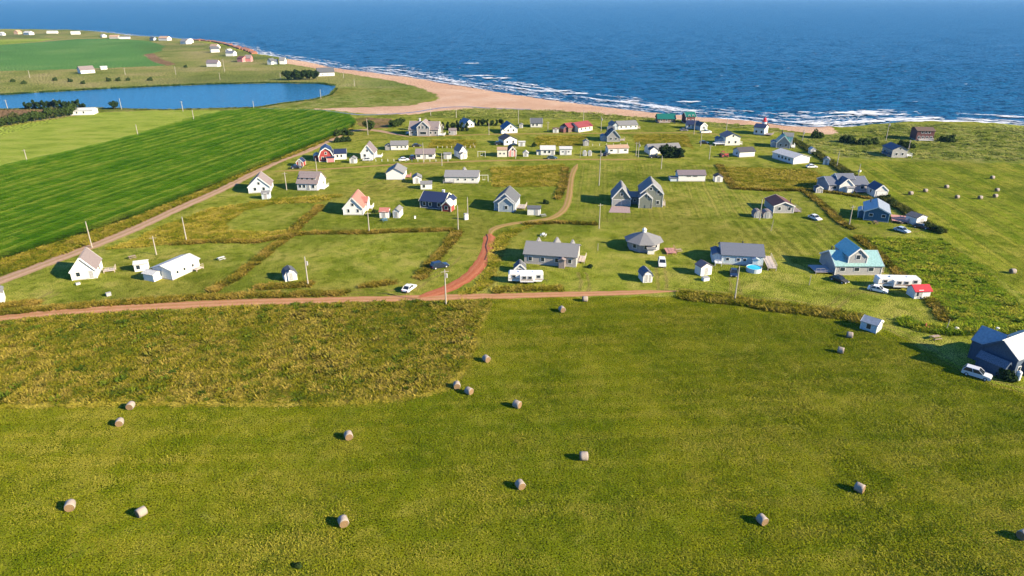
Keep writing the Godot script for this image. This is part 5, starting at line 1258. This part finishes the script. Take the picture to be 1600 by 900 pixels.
func trees():
	var dark := mat("conifer_leaf", [0.022, 0.042, 0.014], 0.8, "leaf"); var mid := mat("shrub_leaf", [0.04, 0.065, 0.016], 0.8, "leaf"); var olive := mat("olive_leaf", [0.07, 0.075, 0.03], 0.8, "leaf")
	var kinds := [crown(1, 1.6, 4.2, 1300, true), crown(2, 2.0, 3.4, 1200, false), crown(3, 2.0, 1.9, 900, false), crown(4, 1.5, 4.8, 1300, true)]
	var bark := mat("bark", [0.10, 0.075, 0.055], 0.95, "straw")
	# pixel of the foot, kind, size, material, label group
	var list := []
	for q in [656, 204, 664, 203, 676, 203, 690, 204, 698, 205, 708, 204, 716, 205]: list.append(q)
	var spec := []
	for x in [[645, 203], [655, 200.5], [671, 200], [684, 200], [692, 202], [700, 202.5], [708, 203], [716, 204], [722, 205], [730, 205]]: spec.append([x[0], x[1], 0 if x[0] % 3 else 1, 1.15, dark, "dark spruce in the clump behind the big taupe house", "spruces behind the taupe house"])
	for x in [[714, 197], [720, 195.5], [742, 196], [748, 196], [755, 197], [762, 196.5], [769, 197], [776, 196.5], [783, 196]]: spec.append([x[0], x[1], 1 if x[0] % 2 else 0, 0.95, dark, "dark bushy tree in the row round the blue-roofed cottage", "trees round the blue-roofed cottage"])
	for x in [[612, 198], [617, 199], [622, 198], [627, 197]]: spec.append([x[0], x[1], 1, 1.2, mid, "round shrub in the cluster between bare lot and taupe house", "shrubs by the bare lot"])
	spec.append([577, 206, 1, 1.8, mid, "broad dark bush at the foot of the pole by the lane", ""])
	for x in [[528, 212], [534, 211], [540, 210], [545, 211]]: spec.append([x[0], x[1], 2, 1.3, mid, "low shrub at the corner of the corn field", "shrubs at the corn corner"])
	for x in [[528, 222], [536, 221.5], [543, 221]]: spec.append([x[0], x[1], 2, 1.1, dark, "dark low bush beside the pale road bend", "bushes at the road bend"])
	spec.append([1040, 247, 1, 1.9, dark, "tall dark tree before the pale bungalow with grey roof", ""])
	spec.append([1052, 246, 2, 1.9, dark, "middle round bush before the pale bungalow", ""])
	spec.append([1063, 247, 1, 1.45, dark, "rounded dark tree at the end of the pale bungalow", ""])
	for x in range(40, 134, 7): spec.append([x, 170.2 + (x % 3) * 0.3, x % 2, 1.25 + (x % 5) * 0.08, dark, "dark conifer in the row at the edge of the pond", "conifer row at the pond"])
	for x in range(0, 122, 6): spec.append([x, 197.5 - x * 0.16 + (x % 4) * 0.5, 1 + x % 2, 1.3 + (x % 5) * 0.12, olive if x % 4 == 0 else mid, "olive hedge tree beside the bright green field", "hedge trees by the bright field"])
	for x in range(449, 497, 5): spec.append([x, 125.5 - (x - 449) * 0.03, 1, 2.0 + (x % 3) * 0.2, dark, "dark shrub in the row below the beach-end cottage", "shrub row by the beach-end cottage"])
	for x in [[290, 105.5], [86, 126], [110, 128], [130, 131], [170, 127], [185, 126.5], [20, 128], [38, 131], [235, 126], [200, 126]]: spec.append([x[0], x[1], 2, 1.3, mid, "dark bush on the scrubland beyond the pond", "bushes beyond the pond"])
	spec.append([179, 171, 1, 1.6, dark, "single dark bush on the near rim of the pond", ""])
	for x in [[1318, 222], [1330, 223.5], [1345, 226], [1352, 226], [1365, 225], [1275, 215], [1280, 215.5], [1472, 221], [1478, 221.5], [1484, 221.5], [1410, 230], [1420, 231]]: spec.append([x[0], x[1], 2, 1.5, mid, "low dark scrub bush on the dune slope", "scrub bushes on the dunes"])
	for x in [[1450, 357], [1458, 360], [1466, 363], [1395, 318], [1385, 312], [1345, 288], [1352, 290]]: spec.append([x[0], x[1], 2, 0.85, mid, "low hedge bush along the border of the striped field", "bushes along the striped field"])
	spec.append([466, 886, 2, 0.35, mid, "lone dark weed clump on the near hay field", ""])
	spec.append([1569, 591, 2, 0.9, dark, "dark bush at the wall of the dark blue house", ""])
	spec.append([835, 228.8, 2, 0.9, dark, "dark bush at the end of the white box shed", ""])
	spec.append([921.5, 418, 2, 0.55, dark, "small dark bush at the end of the grey-lilac house", ""])
	spec.append([853, 318, 2, 0.8, mid, "bush behind the white shed with flat charcoal roof", ""])
	spec.append([586, 332, 2, 0.7, mid, "green bush at the side of the salmon-roofed cottage", ""])
	for s in spec:
		var low: bool = s[2] == 2
		var o := thing("shrub" if low else ("spruce_tree" if s[2] in [0, 3] else "bushy_tree"), s[5], "shrub" if low else "tree", pix(s[0], s[1]), rng.randf() * TAU, s[6])
		var st := tool(); tube(st, Vector3(0, -0.2, 0), Vector3(0, 1.1 if low else 2.4, 0), 0.11, 0.04, 6)
		for k in 3:
			var a := rng.randf() * TAU; tube(st, Vector3(0, 0.5 + 0.3 * k, 0), Vector3(cos(a) * 0.7, 1.1 + 0.35 * k, sin(a) * 0.7), 0.05, 0.02, 4)
		done(st, "trunk", bark, o)
		part(kinds[s[2]], "crown", s[4], o)
		var k: float = s[3] * rng.randf_range(0.88, 1.12)
		o.scale = Vector3(k, k * rng.randf_range(0.9, 1.1), k)

# ---------------------------------------------------------------- small things
func small_things():
	# swimming pool
	var t := thing("swimming_pool", "round above-ground swimming pool with bright blue water", "pool", pix(1177.5, 423.5))
	var st := tool(); var n := 24
	for i in n:
		var a := TAU * i / n; var b := TAU * (i + 1) / n
		var p := Vector3(cos(a), 0, sin(a)); var q := Vector3(cos(b), 0, sin(b))
		solid(st, [p * 1.9 + Vector3(0, -0.2, 0), q * 1.9 + Vector3(0, -0.2, 0), q * 1.82 + Vector3(0, -0.2, 0), p * 1.82 + Vector3(0, -0.2, 0)], [p * 1.9 + Vector3(0, 1.1, 0), q * 1.9 + Vector3(0, 1.1, 0), q * 1.82 + Vector3(0, 1.1, 0), p * 1.82 + Vector3(0, 1.1, 0)])
	done(st, "rim", wallm("paleblue"), t)
	st = tool(); tube(st, Vector3(0, 0.1, 0), Vector3(0, 0.98, 0), 1.81, 1.81, 24); done(st, "water", mat("pool_water", [0.03, 0.42, 0.62], 0.08, "plain"), t)
	# swing frames and clothes frames
	for q in [[752.5, 245, "white swing frame on the lawn by the narrow white cottage"], [756, 283, "pale swing frame at the corner of the uncut grass"]]:
		t = thing("swing_frame", q[2], "swing frame", pix(q[0], q[1]), 0.05)
		st = tool()
		for s in [-1.6, 1.6]: tube(st, Vector3(s, 0, 0.7), Vector3(s, 2.3, 0), 0.06, 0.06, 5); tube(st, Vector3(s, 0, -0.7), Vector3(s, 2.3, 0), 0.06, 0.06, 5)
		done(st, "leg_frame", wallm("white"), t)
		st = tool(); tube(st, Vector3(-1.7, 2.3, 0), Vector3(1.7, 2.3, 0), 0.07, 0.07, 5); done(st, "top_bar", wallm("white"), t)
		st = tool(); slab(st, Vector3(-0.5, 0.5, -0.15), Vector3(0.5, 0.56, 0.15)); tube(st, Vector3(-0.45, 0.56, 0), Vector3(-0.45, 2.28, 0), 0.02, 0.02, 4); tube(st, Vector3(0.45, 0.56, 0), Vector3(0.45, 2.28, 0), 0.02, 0.02, 4); done(st, "seat", wallm("white"), t)
	# boxes, tanks, tables
	for q in [[170, 462, "small grey well box with lid on the lawn by the red road", "well_box", "lightgrey", 1.0, 0.8], [122, 444.5, "small white box on the grass before the white gable cottage", "garden_box", "offwhite", 0.9, 0.5], [728.5, 343, "tall white electrical cabinet beside the pole by the navy house", "electrical_cabinet", "white", 1.2, 2.0], [1102, 438, "white chest freezer before the tall narrow shed", "chest_freezer", "white", 1.6, 0.9], [1589.5, 593, "white propane tank against the dark blue house", "propane_tank", "white", 0.9, 1.6], [648.5, 341.5, "small white box alone on the mown lawn", "garden_box", "white", 0.5, 0.9], [1494.5, 516, "pale boulder at the edge of the thicket", "boulder", "cream", 1.1, 0.7], [1558, 517, "white boulder near the dark blue house", "boulder", "white", 1.0, 0.8], [1449, 513, "red garden seat among the thicket weeds", "lawn_chair", "red", 0.9, 1.0], [1343, 268.5, "white box at the top of the striped field", "garden_box", "white", 1.2, 0.7]]:
		t = thing(q[3], q[2], str(q[3]).replace("_", " "), pix(q[0], q[1]), rng.randf())
		st = tool(); var w: float = q[5] * 0.5; var h: float = q[6]
		if q[3] == "boulder":
			var lo := []; var mi := []; var hi := []
			for i in 9:
				var a := TAU * i / 9; var r := rng.randf_range(0.8, 1.15)
				lo.append(Vector3(cos(a) * w * r, -0.1, sin(a) * w * r)); mi.append(Vector3(cos(a) * w * r * 0.95, h * 0.5, sin(a) * w * r * 0.9)); hi.append(Vector3(cos(a) * w * 0.5, h, sin(a) * w * 0.5))
			solid(st, lo, mi); solid(st, mi, hi); done(st, "stone", wallm(q[4]), t)
		elif q[3] == "propane_tank":
			tube(st, Vector3(0, 0, 0), Vector3(0, h, 0), w, w, 14); tube(st, Vector3(0, h + 0.001, 0), Vector3(0, h + 0.25, 0), w, w * 0.4, 14); done(st, "tank", wallm("white"), t)
		elif q[3] == "lawn_chair":
			slab(st, Vector3(-w, 0.35, -w), Vector3(w, 0.45, w)); slab(st, Vector3(-w, 0.45, -w), Vector3(w, h, -w + 0.1)); done(st, "seat", wallm("red"), t)
			st = tool()
			for k in [-w + 0.06, w - 0.06]:
				slab(st, Vector3(k - 0.05, -0.1, -w), Vector3(k + 0.05, 0.348, -w + 0.1)); slab(st, Vector3(k - 0.05, -0.1, w - 0.1), Vector3(k + 0.05, 0.348, w))
			done(st, "leg", wallm("red"), t)
		else:
			slab(st, Vector3(-w, -0.1, -w * 0.7), Vector3(w, h * 0.86, w * 0.7)); done(st, "case", wallm(q[4]), t)
			st = tool(); slab(st, Vector3(-w - 0.05, h * 0.86 + 0.003, -w * 0.7 - 0.05), Vector3(w + 0.05, h, w * 0.7 + 0.05)); done(st, "lid", wallm("lightgrey"), t)
	for q in [[600.5, 345.5, "blue picnic table before the salmon-roofed hut", "blueroof"], [207, 404, "weathered picnic table behind the small white shed", "wood"], [346, 406, "pale picnic table on the lawn above the long bungalow", "offwhite"], [1059.5, 393.5, "wooden picnic table beside the octagonal house", "wood"], [849, 369, "white lawn table behind the grey-lilac house", "white"], [848.5, 338.5, "grey lawn table by the flat-roofed shed", "grey"], [1407, 349, "wooden table on the deck side of the deep blue house", "wood"], [1461, 530, "wooden bench by the grass track of the dark blue house", "wood"], [1367, 349.5, "dark picnic table before the deep blue house", "brown"]]:
		t = thing("picnic_table", q[2], "picnic table", pix(q[0], q[1]), rng.randf() * 1.5)
		st = tool(); slab(st, Vector3(-0.9, 0.7, -0.4), Vector3(0.9, 0.76, 0.4)); done(st, "table_top", wallm(q[3]), t)
		for s in [-0.75, 0.75]:
			st = tool(); slab(st, Vector3(-0.9, 0.42, s - 0.14), Vector3(0.9, 0.47, s + 0.14)); done(st, "bench", wallm(q[3]), t)
			st = tool(); tube(st, Vector3(s * 0.9, -0.05, -0.7), Vector3(s * 0.9, 0.7, 0.2), 0.05, 0.05, 4); tube(st, Vector3(s * 0.9, -0.05, 0.7), Vector3(s * 0.9, 0.7, -0.2), 0.05, 0.05, 4); done(st, "leg", wallm(q[3]), t)
	# rows of white marker posts
	for q in [[578, 252, 700, 252.5, 14, "white marker post in the row before the mobile home"], [684, 231.5, 742, 231, 9, "white marker post in the row below the uncut grass"], [926, 228, 980, 226.5, 6, "white marker post in the row below the grey shingled cottage"]]:
		for i in q[4]:
			var p := pix(lerpf(q[0], q[2], i / float(q[4] - 1)), lerpf(q[1], q[3], i / float(q[4] - 1)))
			st = tool(); slab(st, Vector3(-0.08, -0.1, -0.08), Vector3(0.08, 0.9, 0.08)); solid(st, [Vector3(-0.1, 0.902, -0.1), Vector3(0.1, 0.902, -0.1), Vector3(0.1, 0.902, 0.1), Vector3(-0.1, 0.902, 0.1)], [Vector3(-0.02, 1.0, -0.02), Vector3(0.02, 1.0, -0.02), Vector3(0.02, 1.0, 0.02), Vector3(-0.02, 1.0, 0.02)])
			var o := done(st, "marker_post", wallm("white"), self); o.position = p; tag(o, q[5], "post", "marker posts, " + str(q[4]) + " in a row")
	# red cliff of the headland
	st = tool()
	var line := [[300, 64.5], [330, 67], [345, 69], [365, 74], [385, 79], [396, 83], [404, 87.5]]
	for i in line.size() - 1:
		var a := flat_at(line[i][0], line[i][1], SEA); var b := flat_at(line[i + 1][0], line[i + 1][1], SEA)
		for k in 4:
			var p := a.lerp(b, k / 4.0); var q := a.lerp(b, (k + 1) / 4.0); var inn := Vector2(-6, -14) * rng.randf_range(0.5, 0.9)
			solid(st, [Vector3(p.x, SEA - 1, -p.y), Vector3(q.x, SEA - 1, -q.y), Vector3(q.x, rng.randf_range(0.5, 2.2), -q.y - inn.y * 0.3), Vector3(p.x, rng.randf_range(0.5, 2.2), -p.y - inn.y * 0.3)], [Vector3(p.x + inn.x, SEA - 1, -p.y - inn.y), Vector3(q.x + inn.x, SEA - 1, -q.y - inn.y), Vector3(q.x + inn.x, 1.2, -q.y - inn.y), Vector3(p.x + inn.x, 1.2, -p.y - inn.y)])
	tag(done(st, "cliff", mat("red_cliff", [0.42, 0.17, 0.10], 0.95, "straw"), self), "eroded red cliff of the headland", "cliff", "", "structure")
